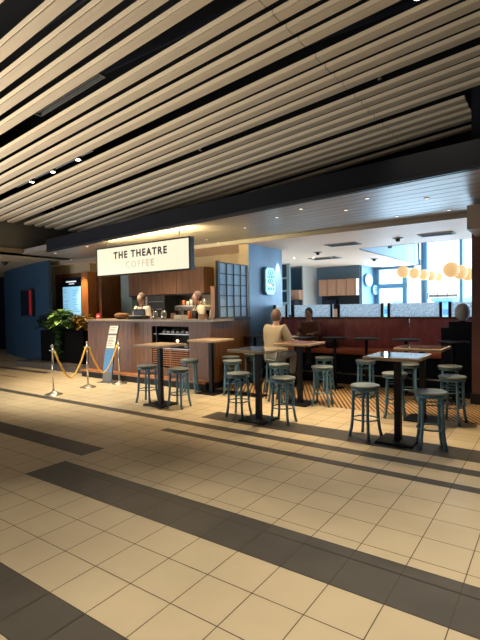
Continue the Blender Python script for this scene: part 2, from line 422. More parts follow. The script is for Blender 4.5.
# dark service grid and fixtures above the slats
for i, y in enumerate([Y0 + g*1.259 - .12 for g in range(0, 5)]):
    o = MB().box(-11, 3.4, y - .02, y + .02, 5.35, 5.41).build('ceiling_rail', M['navy'])
    tag(o, 'dark rail in the void above the slats, %s gap from the top left' % ['first', 'second', 'third', 'fourth', 'fifth'][i], 'rail', 'dark rails above the slats')
def zsl(x): return ZS + SLOPE*x
tr = MB(); x0, x1, yc = -5.95, -4.35, Y0 + 1.259 - .14
t = empty('track_housing', ((x0 + x1)/2, yc, zsl((x0 + x1)/2) + .05), 0, 'long black recessed track housing in the dark gap between slats at upper left', 'light track'); t.rotation_euler = (0, ang, 0)
hb = MB(); hb.box(-.68, .68, -.07, -.055, 0, .08); hb.box(-.68, .68, .055, .07, 0, .08); hb.box(-.69, -.67, -.07, .07, 0, .08); hb.box(.67, .69, -.07, .07, 0, .08); hb.box(-.68, .68, -.01, .01, 0.02, .05)
hb.build('frame', mat('track_grey', (70, 72, 74), .4), t); MB().box(-.67, .67, -.055, .055, .05, .08).build('tray', M['blackmat'], t)

def gap_lamp(x, y, label, power, tgt=None, ang_=64, col=(1, .85, .6), visible=True):
    z = zsl(x) + .02
    t = empty('downlight', (x, y, z), 0, label, 'downlight', 'round downlights in the slat gap')
    MB().lathe([(.052, 0), (.052, .1), (.03, .12)]).build('housing', M['black'], t)
    MB().tube([(0, 0, .12), (0, 0, 5.35 - z)], .008, 6).build('stem', M['black'], t)
    MB().lathe([(.04, -.004), (.04, .0)]).build('lens', M['lamp_on'], t)
    s = spot('downlight_beam', (0, 0, -.03), (0, 0, -1), power, ang_, .6, col, .04); s.parent = t
    if tgt: s.rotation_euler = (Vector(tgt) - Vector((x, y, z))).to_track_quat('-Z', 'Y').to_euler()
    return t
yg = Y0 + 2*1.259 - .135
tray = MB().box(-1.35, 1.05, -.09, .09, .10, .16); o = tray.build('lamp_tray', mat('tray_blue_reflection', (96, 110, 134), .25, metal=.6)); o.location = (-7.45, yg, zsl(-7.45) + .0); o.rotation_euler = (0, ang, 0)  # blue reflection on the dark tray is put into its colour
tag(o, 'metal tray with a painted blue reflection above the three lit downlights between the slats', 'lamp tray')
for x, nm in ((-8.15, 'leftmost of the three in a row'), (-7.46, 'middle of the three in a row'), (-6.71, 'rightmost of the three in a row')):
    gap_lamp(x, yg, 'small round lit downlight between slats, ' + nm, 240, (x + .2, yg + .6, 0), 62)
gap_lamp(-1.15, yg, 'small bright downlight in a slat gap at the top right edge', 150, (-1.0, 4.4, 0), 62)
# sprinkler heads
def sprinkler(x, y, z, label):
    t = empty('sprinkler_head', (x, y, z), 0, label, 'sprinkler', None)
    MB().tube([(0, 0, 0), (0, 0, .14)], .012).build('pipe', M['steel'], t); MB().lathe([(.028, -.01), (.028, 0), (.01, .02)]).build('deflector', M['steel'], t)
sprinkler(-9.3, 6.0, zsl(-9.3) + .0, 'small silver sprinkler in the slat gap at far left')
sprinkler(-5.0, 6.02, zsl(-5.0) + .0, 'small silver sprinkler in the slat gap above the lit sign')
sprinkler(-1.92, 6.02, zsl(-1.92) + .0, 'small silver sprinkler in the slat gap at upper right by the joint')

# hall lamps out of the photograph and in the gaps: warm pools on the tiles
def hall_lamp(x, y, power, label, ang_=60, col=(1, .86, .64)):
    t = empty('downlight', (x, y, zsl(x) + .03), 0, label, 'downlight', 'hall downlights overhead')
    MB().lathe([(.05, 0), (.05, .1), (.03, .12)]).build('housing', M['black'], t)
    MB().tube([(0, 0, .12), (0, 0, 5.35 - zsl(x) - .03)], .008, 6).build('stem', M['black'], t)
    MB().lathe([(.04, -.004), (.04, .0)]).build('lens', M['lamp_on'], t)
    s = spot('downlight_beam', (0, 0, -.03), (0, 0, -1), power, ang_, .7, col, .05); s.parent = t
HL = 'round downlight between the slats overhead, lighting the tiles'
for x, y, p in ((-.6, Y0 - .14, 90), (.9, Y0 - .14, 90), (-2.1, Y0 - 1.4, 130), (-.2, Y0 - 1.4, 80), (1.2, Y0 + 1.12, 120), (-1.2, -.2, 60)):
    hall_lamp(x, y, p*1.6, HL)
# lamps over the stools and the queue, recessed in the soffit
cafe_ring = None
def soffit_lamp(x, y, label, power=0, z=2.978, tgt=None, ang_=80, col=(1, .74, .42), r=.033, on='lamp_dim', group='small downlights in the plank soffit'):
    t = empty('downlight', (x, y, z), 0, label, 'downlight', group)
    MB().lathe([(r, -.006), (r*1.25, -.004), (r*1.25, 0)]).build('trim_ring', M['steel_dark'], t)
    MB().lathe([(r*.75, -.009), (r*.75, -.004)]).build('lens', M[on], t)
    if power:
        s = spot('downlight_beam', (0, 0, -.03), (0, 0, -1), power, ang_, .7, col, .04); s.parent = t
        if tgt: s.rotation_euler = (Vector(tgt) - Vector((x, y, z))).to_track_quat('-Z', 'Y').to_euler()
SL = [(-2.08, 5.94, 'large of two by the beam, right of centre', 60), (-3.07, 5.96, 'above the middle bar tables', 60), (-3.66, 6.27, 'left of the middle bar tables', 40),
      (-4.58, 6.72, 'above the blue plaster column', 60), (-6.07, 7.85, 'above the grid screen', 50), (-4.53, 5.60, 'right of the lit sign near the beam', 70), (-5.98, 7.35, 'right behind the lit sign', 40),
      (-2.58, 6.46, 'small one in the middle of the soffit', 0), (-1.35, 7.47, 'small one at the right end, by the pier', 0), (-1.44, 6.46, 'at the right end near the beam', 60), (-2.12, 7.45, 'above the right bar tables', 60),
      (-8.6, 6.35, 'behind the left end of the lit sign', 90), (-10.2, 6.6, 'at the far left end of the soffit', 60)]
for x, y, d, p in SL: soffit_lamp(x, y, 'small downlight in the plank soffit, ' + d, p*1.9 if y < 7.2 else p*.35)
IC = [(-6.0, 9.3, 'left of the blue column'), (-6.55, 10.9, 'first from left in the far row'), (-5.95, 11.1, 'second from left in the far row'), (-5.5, 11.4, 'third from left in the far row'), (-5.1, 11.7, 'fourth from left in the far row')]
for x, y, d in IC: soffit_lamp(x, y, 'tiny bright downlight in the beige inner ceiling, ' + d, 130, z=2.898, col=(1, .85, .7), on='lamp_on', group='tiny downlights in the inner ceiling', r=.035)

def vent(x, y, w_, d_, label):
    t = empty('air_vent', (x, y, 2.895), 0, label, 'air vent', 'ceiling air vents')
    f = MB(); f.box(-w_/2, w_/2, -d_/2, -d_/2 + .03, -.012, 0); f.box(-w_/2, w_/2, d_/2 - .03, d_/2, -.012, 0); f.box(-w_/2, -w_/2 + .03, -d_/2, d_/2, -.012, 0); f.box(w_/2 - .03, w_/2, -d_/2, d_/2, -.012, 0)
    f.build('frame', M['vent'], t)
    g = MB(); n = int(d_/.05)
    for i in range(1, n): g.box(-w_/2, w_/2, -d_/2 + i*d_/n - .004, -d_/2 + i*d_/n + .004, -.010, -.002)
    g.build('grille', M['grille'], t)
vent(-1.9, 9.3, .62, .36, 'rectangular slotted ceiling vent at right, above the tall windows')
vent(-3.84, 9.42, .7, .4, 'pale slotted ceiling vent left of the pendant cable mount')
vent(-5.34, 11.8, .8, .5, 'pale slotted ceiling vent farthest back, above the wood cabinets')
def mount(x, y, label, z=2.9):
    t = empty('ceiling_speaker', (x, y, z), 0, label, 'ceiling fitting', None)
    MB().lathe([(.10, -.012), (.11, 0)]).build('plate', M['vent'], t); MB().lathe([(.03, -.07), (.045, -.05), (.045, -.012)]).build('body', M['blackmat'], t)
mount(-2.64, 9.34, 'round black ceiling fitting on pale plate left of the right vent')
mount(-4.35, 13.0, 'small round ceiling fitting near the window header')
mount(-4.9, 10.4, 'round dark ceiling fitting above the fabric panel glass')
t = empty('camera_dome', (-13.3, 6.95, 3.0), 0, 'small dark security camera dome under the left corridor ceiling', 'camera dome')
MB().lathe([(.02, -.10), (.07, -.06), (.09, -.02), (.09, 0)]).build('dome', M['blackmat'], t); MB().lathe([(.11, -.02), (.11, 0)]).build('plate', M['black'], t)
o = MB().box(-15.3, -13.2, 6.1, 6.22, 2.985, 3.0).build('ceiling_slot', M['blackmat']); tag(o, 'narrow dark slot in the left corridor ceiling above the camera dome', 'ceiling slot')

# ------------------------------------------------------------------ left side: blue wall, menu wall
bw = MB(); pts = [(-24, 12.6), (-19, 9.9), (-16.8, 8.72), (-15.4, 8.28), (-14, 7.93), (-12.6, 7.62), (-12.04, 7.55)]
for a, b in zip(pts[:-1], pts[1:]): bw.slab(a, b, .08, 0, 3.0)
struct('wall_left', bw, M['blue_wall'])
# recessed red and dark panel in the blue wall
dirw = Vector((-12.72 + 14, 7.66 - 7.93)).normalized()
t = empty('wall_display', (-13.62, 7.80, 1.80), math.atan2(-.31, 1.4), 'dark framed display with a red strip on the blue wall at far left', 'wall display')
MB().box(-.54, .54, -.05, .02, -.42, .42).build('frame', M['blackmat'], t)
MB().box(.32, .50, -.062, -.05, -.38, .38).build('red_panel', M['red_light'], t)
MB().box(-.50, .32, -.058, -.05, -.38, .38).build('dark_panel', M['screen_dark'], t)

struct('wall_front', MB().box(-13.3, -12.79, 8.3, 8.5, 0, 3.0), M['white_wall'])
struct('wall_front', MB().box(-12.79, -11.06, 8.24, 8.5, 2.652, 2.9), M['beige_wall'])
struct('wall_front', MB().box(-12.79, -11.39, 8.25, 8.45, .0, 2.65), M['wood_dark'])
struct('wall_front', MB().box(-11.36, -11.06, 8.15, 8.45, .0, 2.65), M['wood_mid'])
soffit_lamp(-11.22, 7.75, 'small downlight washing the orange wood pillar beside the menu screen', 150, tgt=(-11.22, 8.15, 1.5), ang_=52, col=(1, .58, .22))
t = empty('menu_screen', (-11.87, 8.228, 1.92), 0, 'tall lit menu screen with pale blue list on the wood wall above the plants', 'menu screen')
MB().box(-.47, .47, -.05, .02, -.60, .60).build('bezel', M['blackmat'], t, bevel=.004)
MB().box(-.44, .44, -.056, -.05, -.58, .33).build('display', M['screen'], t)
MB().box(-.44, .44, -.056, -.05, .33, .57).build('header', M['screen_dark'], t)
tx = MB()
for c_ in (-.24, .24):
    for i in range(15):
        if random.random() < .15: continue
        L_ = .1 + random.random()*.22; z = .26 - i*.052; tx.box(c_ - .19, c_ - .19 + L_, -.060, -.056, z, z + .014)
tx.build('list_text', M['screen_text'], t)
hd = MB(); hd.box(-.26, .24, -.060, -.056, .46, .50); hd.box(-.12, .14, -.060, -.056, .40, .425); hd.build('title_text', M['screen_white'], t)

# kitchen shell
struct('floor', MB().box(-12.5, -5.5, 6.75, 9.4, .0, .15), M['tile_dark'])
struct('wall_back', MB().box(-11.12, -5.37, 9.2, 9.4, 0, 2.9), M['beige_wall'])
struct('wall_back', MB().box(-11.12, -10.84, 8.45, 9.2, .15, 2.65), M['wood_dark'])
struct('wall_back', MB().box(-11.1, -10.8, 8.45, 9.2, 2.65, 2.9), M['beige_wall'])
struct('wall_back', MB().box(-10.84, -10.1, 9.14, 9.2, .15, 2.62), M['wood_dark'])
struct('trim_6', MB().box(-10.52, -10.06, 8.9, 9.14, .15, 2.66), M['grey_blue'])
struct('wall_back', MB().box(-10.06, -5.5, 9.16, 9.2, 1.2, 1.95), mat('splash_grey', (136, 134, 128), .5))
# wall cupboards
XC = -10.03
for i in range(3):
    x0 = XC + i*.93
    t = empty('wall_cupboard', (x0, 8.78, 1.93), 0, 'dark walnut wall cupboard over the back counter, %s of three' % ['left', 'middle', 'right'][i], 'cupboard', 'walnut wall cupboards')
    MB().box(0, .925, 0, .38, 0, .66).build('body', M['wood_dark'], t)
    MB().box(.006, .459, -.02, 0, .005, .655).build('door', M['wood_dark'], t); MB().box(.466, .919, -.02, 0, .005, .655).build('door', M['wood_dark'], t)
    MB().box(0, .925, -.01, .37, -.03, 0).build('rail', M['blackmat'], t)
# back counter and machines
t = empty('back_counter', (-10.0, 8.55, .15), 0, 'dark work counter along the kitchen back wall behind the baristas', 'counter')
MB().box(0, 4.4, 0, .6, 0, .92).build('body', M['wood_dark'], t); MB().box(-.02, 4.42, -.03, .62, .92, .96).build('worktop', M['steel_dark'], t)
t = empty('drinks_fridge', (-8.98, 8.5, 1.11), 0, 'black glass fronted fridge with pale steel edge on the back counter', 'fridge')
MB().box(0, .62, 0, .55, 0, .78).build('body', M['blackmat'], t); MB().box(-.07, .0, -.02, .5, 0, .78).build('side_panel', M['steel'], t)
sh = MB(); [sh.box(.05, .58, -.02, .0, z, z + .02) for z in (.2, .42, .62)]; sh.build('shelf', M['steel_dark'], t)
t = empty('espresso_machine', (-7.85, 8.35, 1.11), 0, 'wide dark espresso machine between the two baristas on the back counter', 'espresso machine')
MB().box(0, .85, .1, .6, .0, .12).build('drip_tray', M['steel_dark'], t, bevel=.01); MB().box(0, .85, .3, .6, .12, .42).build('body', M['black'], t, bevel=.01)
MB().box(-.03, .88, .0, .6, .38, .5).build('top_panel', M['steel_dark'], t, bevel=.02)
for k in (.2, .6): MB().lathe([(.04, .26), (.04, .38)], k, .16, 0, 12).build('group_head', M['steel'], t)
MB().box(.0, .85, .02, .6, .5, .52).build('cup_rail', M['steel'], t)
cups = [(.05, 'orange', .13), (.18, 'paper', .1), (.30, 'paper', .14), (.44, 'wood_light', .12), (.58, 'paper', .1), (.72, 'steel', .16)]
for i, (dx, mt, h) in enumerate(cups):
    o = MB().lathe([(.03, 0), (.042, h), (.038, h)], 0, 0, 0, 12).build('cup', M[mt]); o.location = (-7.83 + dx, 8.6, 1.63)
    tag(o, ['orange paper cup at the left end on the espresso machine', 'short white cup second on the espresso machine', 'taller white cup third on the espresso machine', 'tan cup fourth on the espresso machine', 'short white cup fifth on the espresso machine', 'steel cup at the right end on the espresso machine'][i], 'cup', 'cups on the espresso machine')
area('kitchen_shelf_light', (-6.55, 8.95, 1.9), (-6.55, 9.1, 1.2), .9, .08, 7, (1, .72, .34))
spot('kitchen_lamp', (-8.4, 7.3, 2.85), (-8.4, 7.9, 1.3), 110, 110, .8, (1, .8, .58), .1)
spot('kitchen_lamp', (-6.6, 7.3, 2.85), (-6.6, 7.9, 1.3), 90, 110, .8, (1, .8, .58), .1)

# ------------------------------------------------------------------ service counter
YC = 6.68; ZT = 1.33
t = empty('service_counter', (-7.3, YC, 0), 0, 'long walnut panelled service counter with pale top under the lit sign', 'counter')
cx = lambda x: x + 7.3
pl = MB(); pl.box(cx(-9.1), cx(-5.36), -.2, .0, 0, .13); pl.build('plinth', M['blackmat'], t)
MB().box(cx(-9.12), cx(-5.35), -.23, .0, .13, .165).build('foot_ledge', M['wood_mid'], t)
fp = MB(); XL, XR_, RX0, RX1 = -9.1, -5.36, -6.96, -5.93
def planks(x0, x1, z0, z1):
    n = max(1, round((x1 - x0)/.125)); d = (x1 - x0)/n
    for i in range(n): fp.box(cx(x0 + i*d) + .002, cx(x0 + (i + 1)*d) - .002, 0, .03, z0, z1)
planks(XL, RX0, .165, 1.28); planks(RX1, XR_, .165, 1.28); planks(RX0, RX1, 1.19, 1.28); planks(RX0, RX1, .165, .34)
fp.build('front_panel', M['wood_dark'], t)
MB().box(cx(XL), cx(XL) + .05, .03, .62, .165, 1.28).build('end_panel', M['wood_dark'], t)
body = MB(); body.box(cx(XL) + .06, cx(RX0), .035, .6, .17, 1.28); body.box(cx(RX1), cx(XR_) - .02, .035, .6, .17, 1.28); body.box(cx(RX0), cx(RX1), .40, .6, .17, 1.28); body.box(cx(RX0), cx(RX1), .035, .4, .17, .34)
body.build('carcass', M['blackmat'], t)
MB().box(cx(-9.15), cx(-5.30), -.03, .66, 1.285, ZT).build('countertop', mat('counter_stone', (150, 134, 112), .3, noise=.12), t, bevel=.004)
lv = MB()
for i in range(8): lv.box(cx(RX0) + .02, cx(RX1) - .02, .005, .035, .375 + i*.045, .395 + i*.045)
lv.box(cx((RX0 + RX1)/2) - .012, cx((RX0 + RX1)/2) + .012, .0, .03, .34, .72)
lv.build('louvre_grille', M['wood_mid'], t)
MB().box(cx(RX0), cx(RX1), .035, .4, .72, .74).build('display_shelf', M['steel_dark'], t)
MB().box(cx(RX0), cx(RX1), .036, .38, 1.02, 1.035).build('glass_shelf', M['steel_dark'], t)
MB().box(cx(RX0) + .12, cx(RX0) + .15, .0, .03, .74, 1.19).build('mullion', M['black'], t)
# goods in the display
for i in range(6):
    o = empty('pastry_pack', (RX0 + .26 + i*.13, YC + .13, 1.035), 0, 'small wrapped pack in the counter display, %s from left' % ['first', 'second', 'third', 'fourth', 'fifth', 'last'][i], 'pastry pack', 'packs in the counter display')
    MB().ball((0, 0, .05), .048, 12, 8, (1, .8, .9)).build('wrapping', M['screen_dark'] if i % 2 else M['slate'], o)
    MB().box(-.04, .04, -.045, -.035, .015, .05).build('price_label', M['paper'], o)
o = MB().ball((0, 0, 0), .032, 14, 10).build('display_lamp', mat('display_bulb', (255, 230, 180), .5, emit=(255, 226, 170), estr=2)); o.location = (-6.42, YC + .2, .88); tag(o, 'small round glowing lamp inside the counter display', 'lamp')
for i, (x, c_) in enumerate(((-6.7, 'wood_light'), (-6.15, 'paper'), (-6.0, 'white_wall'))):
    o = MB().lathe([(.05, 0), (.07, .05), (.03, .08)], 0, 0, 0, 12).build('cake_plate', M[c_]); o.location = (x, YC + .2, .74); tag(o, ['tan cake on the lower display shelf at left', 'white bowl on the lower display shelf right of the lamp', 'pale bowl at the right end of the lower display shelf'][i], 'cake')

# things on the countertop
def on_top(name, mb, mt, x, y, label, cat, group=None, rz=0):
    o = mb.build(name, mt); o.location = (x, y, ZT); o.rotation_euler = (0, 0, rz); return tag(o, label, cat, group)
t = empty('red_card_holder', (-9.0, 6.9, ZT), .1, 'small red square card on a stand at the left end of the counter', 'card')
MB().box(-.07, .07, 0, .012, .0, .13).build('card', M['red'], t); MB().box(-.045, .045, -.003, 0, .05, .075).build('print', M['paper'], t); MB().box(-.06, .06, -.03, .05, 0, .008).build('foot', M['steel'], t)
on_top('bread_basket', MB().lathe([(.10, 0), (.17, .07), (.15, .12), (.05, .14)], n=18), M['wicker'], -8.25, 6.98, 'brown woven basket on the counter left of the register', 'basket')
t = empty('cash_register', (-7.62, 6.92, ZT), .15, 'low grey cash register with pale keys in front of the left barista', 'cash register')
MB().box(-.2, .2, -.12, .16, 0, .07).build('base', M['blackmat'], t, bevel=.01)
MB().box(-.15, .15, .02, .05, .07, .22).build('screen', M['screen_dark'], t)
k_ = MB(); [k_.box(-.17 + i*.07, -.12 + i*.07, -.11 + j*.05, -.075 + j*.05, .07, .082) for i in range(5) for j in range(3)]; k_.build('keys', M['paper'], t)
for i, x in enumerate((-7.16, -6.9)):
    t = empty('thermos_jug', (x, 6.98, ZT), 0, 'steel thermos jug on the counter, %s one of the pair' % ['left', 'right'][i], 'jug', 'thermos jugs')
    MB().lathe([(.055, 0), (.06, .04), (.058, .15), (.035, .185)], n=16).build('body', M['steel'], t); MB().lathe([(.036, .18), (.04, .21), (.02, .225)], n=14).build('lid', M['blackmat'], t); MB().tube([(.055, 0, .15), (.095, 0, .14), (.095, 0, .06), (.057, 0, .05)], .008).build('handle', M['blackmat'], t)
on_top('sauce_bottle', MB().lathe([(.035, 0), (.04, .08), (.035, .12), (.014, .15), (.014, .18)], n=14), M['blackmat'], -5.93, 6.93, 'black bottle with narrow neck near the right end of the counter', 'bottle')
on_top('paper_box', MB().box(-.11, .11, -.07, .07, 0, .085), M['paper'], -6.38, 6.93, 'white cardboard box on the counter in front of the right barista', 'box')
on_top('paper_box', MB().box(-.07, .07, -.05, .05, 0, .10), M['wood_light'], -5.80, 6.98, 'small tan box right of the black bottle on the counter', 'box')
t = empty('menu_card', (-5.56, 6.95, ZT), 0, 'white printed menu card leaning on a stand at the right end of the counter', 'menu card')
cdm = MB(); cdm._add([(-.08, 0, 0), (.08, 0, 0), (.08, .05, .19), (-.08, .05, .19), (-.08, .012, 0), (.08, .012, 0), (.08, .062, .19), (-.08, .062, .19)], [(0, 1, 2, 3), (7, 6, 5, 4), (0, 4, 5, 1), (1, 5, 6, 2), (2, 6, 7, 3), (3, 7, 4, 0)]); cdm.build('card', M['paper'], t)
ln = MB()
for i in range(5):
    z = .03 + i*.032; y = z/.19*.05 - .003; ln.box(-.06, .05 - .02*(i % 2), y, y + .002, z, z + .01)
ln.build('print', M['ink'], t)
on_top('tip_jar', MB().lathe([(.05, 0), (.06, .06), (.05, .12), (.052, .125)], n=14), M['wood_light'], -6.62, 6.98, 'small pale jar left of the white box on the counter', 'jar')
on_top('cup_stack', MB().lathe([(.04, 0), (.05, .16), (.045, .165)], n=14), M['orange'], -6.22, 7.05, 'orange stack of paper cups in front of the right barista', 'cups')
on_top('syrup_bottle', MB().lathe([(.035, 0), (.035, .12), (.012, .15), (.012, .2)], n=12), M['steel_dark'], -6.52, 7.08, 'dark grey pump bottle behind the small pale jar', 'bottle')
o = MB().box(-5.54, -5.44, 6.9, 6.98, ZT, 1.97).build('wood_post', M['wood_light']); tag(o, 'short pale wood post on the counter end beside the grid screen', 'post')

# side partition and grid screen
sp = MB(); n = 10; y0, y1 = 6.5, 8.0
struct('wall_right', MB().box(-5.42, -5.39, 6.7, 8.0, 0, 1.30), M['blackmat'])
for i in range(n):
    a = y0 + .15 + (y1 - y0 - .15)*i/n; b = y0 + .15 + (y1 - y0 - .15)*(i + 1)/n; sp.box(-5.39, -5.36, a + .002, b - .002, .12, 1.30)
sp.cur = 1; sp.box(-5.44, -5.34, 6.66, 8.0, 1.30, 1.345); sp.box(-5.39, -5.355, 6.68, 8.0, 0, .12)
struct('trim_7', sp, [M['wood_dark'], M['black']])
t = empty('grid_screen', (-5.37, 7.45, 1.36), 0, 'black framed glass screen of twenty small panes standing on the counter side wall', 'screen')
gf = MB(); y0, y1, z1 = -.50, .46, 1.07
gf.box(-.03, .03, y0 - .06, y0, -.0, z1 + .03)
gf.box(-.02, .02, y1 - .03, y1 + .02, 0, z1 + .0)
for i in range(4): yy = y0 + (y1 - y0)*i/4; gf.box(-.02, .02, yy - .012, yy + .012, 0, z1)
for j in range(6): zz = z1*j/5; gf.box(-.015, .015, y0, y1, zz - .009, zz + .009)
gf.build('frame', M['black'], t)
for i in range(4):
    for j in range(5):
        ya = y0 + (y1 - y0)*i/4; yb = y0 + (y1 - y0)*(i + 1)/4; za = z1*j/5; zb = z1*(j + 1)/5
        o = MB().box(-.004, .004, ya + .01, yb - .01, za + .008, zb - .008).build('pane', M['frost_blue'], t)

# blue plaster column with the lit plaque
struct('trim_8', MB().box(-5.64, -5.39, 8.02, 9.38, 0, 2.9), M['beige_wall'])
struct('wall_right', MB().box(-5.39, -5.36, 8.0, 9.4, 0, 2.9), M['plaster'])
t = empty('lit_plaque', (-5.355, 8.73, 2.13), 0, 'tall octagonal glowing pale cyan plaque on the blue plaster column', 'plaque')
def octo(hw, hh, ch, x0, x1):
    p = [(-hw + ch, -hh), (hw - ch, -hh), (hw, -hh + ch), (hw, hh - ch), (hw - ch, hh), (-hw + ch, hh), (-hw, hh - ch), (-hw, -hh + ch)]
    return MB().ext(p, x0, x1)
octo(.215, .31, .08, 0, .07).build('box', M['mullion'], t); octo(.2, .295, .075, .07, .078).build('face', M['neon'], t)
pn = MB(); pn2 = MB()
for j, (z, tp) in enumerate(((.19, 0), (.10, 1), (.0, 0), (-.08, 2), (-.17, 1))):
    if tp == 0:
        pn.tube([(.080, .1*math.cos(a_), z + .045*math.sin(a_)) for a_ in [k*math.pi/6 for k in range(12)]], .009, 5, closed=True)
        pn.box(.078, .082, -.02, .02, z - .02, z + .02)
    elif tp == 1:
        for k in range(4): pn.box(.078, .082, -.13 + k*.075, -.09 + k*.075, z - .03, z + .025)
    else: pn2.box(.078, .082, -.14, .06, z - .02, z + .03); pn.box(.078, .082, .08, .14, z - .03, z + .03)
pn.build('lettering', M['neon_ink'], t); pn2.build('emblem', M['neon_gold'], t)
spot('column_washer', (-5.20, 9.2, 2.87), (-5.36, 9.2, 2.0), 130, 36, .6, (1, .88, .62), .02)

# ------------------------------------------------------------------ lit shop sign
t = empty('hanging_sign', (-6.46, 5.93, 2.22), 0, 'long glowing cream shop sign reading THE THEATRE COFFEE hung below the beam', 'sign')
MB().box(-1.27, 1.27, -.005, .10, 0, .575).build('box', M['black'], t)
MB().box(-1.235, 1.235, -.012, -.005, .025, .55).build('face', M['sign_face'], t)
MB().box(-1.2, 1.2, .04, .09, .576, .580).build('top_light', M['led'], t)
for q in (-1.0, .96): MB().box(q, q + .012, .05, .062, .576, .755).build('hanger', M['black'], t)
area('sign_top_light', (-6.46, 6.00, 2.805), (-6.46, 6.16, 2.98), 2.5, .05, 115, (1, .80, .40))
R90 = (math.pi/2, 0, 0)
a_ = text('title_lettering', 'THE THEATRE',   .185, M['ink_dark'], (0, -.014, .385), R90, t, 1.3, .003, bold=.006)
text('subtitle_lettering', 'COFFEE',   .18, M['ink_pale'], (.0, -.014, .185), R90, t, 1.34, .003, bold=.005)

# ------------------------------------------------------------------ banquette and glass dividers
xb = [-5.34, -4.85, -3.64, -2.33, -1.12]
for i, (x0, x1) in enumerate(zip(xb[:-1], xb[1:])):
    wd = x1 - x0
    t = empty('banquette', (x0, 8.4, 0), 0, 'burgundy leather banquette section, %s' % ['short leftmost one beside the column', 'second from left behind the two seated people', 'third from left behind the middle tables', 'rightmost one beside the brown pier'][i], 'banquette', 'burgundy banquette along the glass dividers')
    MB().box(0.0, wd, .10, .7, 0, .60).build('base', M['base_navy'], t)
    MB().box(.004, wd - .004, 0, .62, .60, .70).build('seat', M['leather_seat'], t, bevel=.02)
    bk = MB(); nx, nz = 14, 6; V = []; ph = random.random()*6
    for a in range(nz + 1):
        for b in range(nx + 1):
            u, v = b/nx, a/nz; yy = .53 + .05*v - .035*math.sin(math.pi*v)**.6*(1 if 0 < b < nx else .3) + .006*math.sin(u*31 + ph + v*5)
            V.append((.004 + u*(wd - .008), yy, .68 + v*.60))
    F_ = [(a*(nx + 1) + b, a*(nx + 1) + b + 1, (a + 1)*(nx + 1) + b + 1, (a + 1)*(nx + 1) + b) for a in range(nz) for b in range(nx)]
    bk.smooth = True; bk._add(V, F_); bk.smooth = False; bk.box(.004, wd - .004, .585, .65, .68, 1.28)
    bk.build('backrest', M['leather'], t)
    MB().box(0, wd, .56, .72, 1.28, 1.318).build('top_rail', M['wood_dark'], t)
    MB().tube([(0, -.12, .24), (wd, -.12, .24)], .014).build('foot_rail', M['steel_dark'], t)
    for q in (.1, wd - .1): MB().tube([(q, -.12, .24), (q, .12, .24)], .01).build('bracket', M['steel_dark'], t)
gp = [(-5.94, -5.02), (-4.854, -3.929), (-3.771, -2.853), (-2.724, -1.767), (-1.613, -1.15)]
for i, (x0, x1) in enumerate(gp):
    x0 = max(x0, -5.33)
    t = empty('glass_divider', (x0, 9.0, 1.318), 0, 'frosted patterned glass divider on the banquette top, %s from the left' % ['first', 'second', 'third', 'fourth', 'fifth'][i], 'glass divider', 'frosted dividers on the banquette')
    MB().box(.02, x1 - x0 - .02, -.005, .005, .0, .265).build('pane', M['frost'], t)
    MB().box(-.025, .025, -.03, .03, 0, .275).build('post', M['black'], t)
    MB().box(x1 - x0 - .025, x1 - x0 + .025, -.03, .03, 0, .275).build('post', M['black'], t)

# ------------------------------------------------------------------ bar tables
def bar_table(x, y, label, top='top_gloss', w_=.60, d_=.62, z=.985, group='square pedestal bar tables'):
    t = empty('bar_table', (x, y, 0), 0, label, 'bar table', group)
    MB().box(-w_/2, w_/2, -d_/2, d_/2, z - .04, z - .003).build('tabletop', M['wood_edge'], t, bevel=.006)
    MB().box(-w_/2 + .022, w_/2 - .022, -d_/2 + .022, d_/2 - .022, z - .003, z).build('inlay', M[top], t)
    MB().box(-.036, .036, -.036, .036, .02, z - .045).build('pedestal', M['black'], t, bevel=.004)
    MB().box(-.11, .11, -.11, .11, z - .05, z - .04).build('mounting_plate', M['black'], t)
    MB().box(-.205, .205, -.205, .205, 0, .022).build('base_plate', M['black'], t, bevel=.006)
    return t
bar_table(-1.48, 5.20, 'square bar table reflecting the windows, nearest one at right')
bar_table(-3.36, 5.20, 'square bar table with glossy grey top, middle one of the front row')
bar_table(-5.24, 5.20, 'square wood-edged bar table in front of the counter display, leftmost of the front row', 'wood_edge')
bar_table(-3.36, 6.42, 'square bar table with dark red top just behind the middle front table', 'top_red')
bar_table(-1.48, 6.36, 'square bar table half hidden behind the rightmost front table', 'top_gloss')
bar_table(-5.15, 6.40, 'square bar table by the corner of the counter, pale wood edge lit warm', 'wood_edge')
for i, x in enumerate((-5.15, -3.45, -2.84, -2.14, -1.36)):
    t = empty('pedestal_table', (x, 8.02 if 0 < i < 4 else 7.86, 0), 0, 'thin black pedestal table before the banquette, %s' % ['leftmost, by the column', 'left of the middle', 'in the middle', 'right of the middle', 'rightmost, beside the pier'][i], 'pedestal table', 'black tables before the banquette')
    MB().lathe([(.22, .935), (.235, .94), (.235, .955), (.22, .96)], n=24).build('tabletop', M['black'], t)
    MB().tube([(0, 0, .02), (0, 0, .935)], .03).build('pedestal', M['black'], t); MB().lathe([(.17, 0), (.17, .012), (.04, .02)], n=20).build('base_plate', M['black'], t)

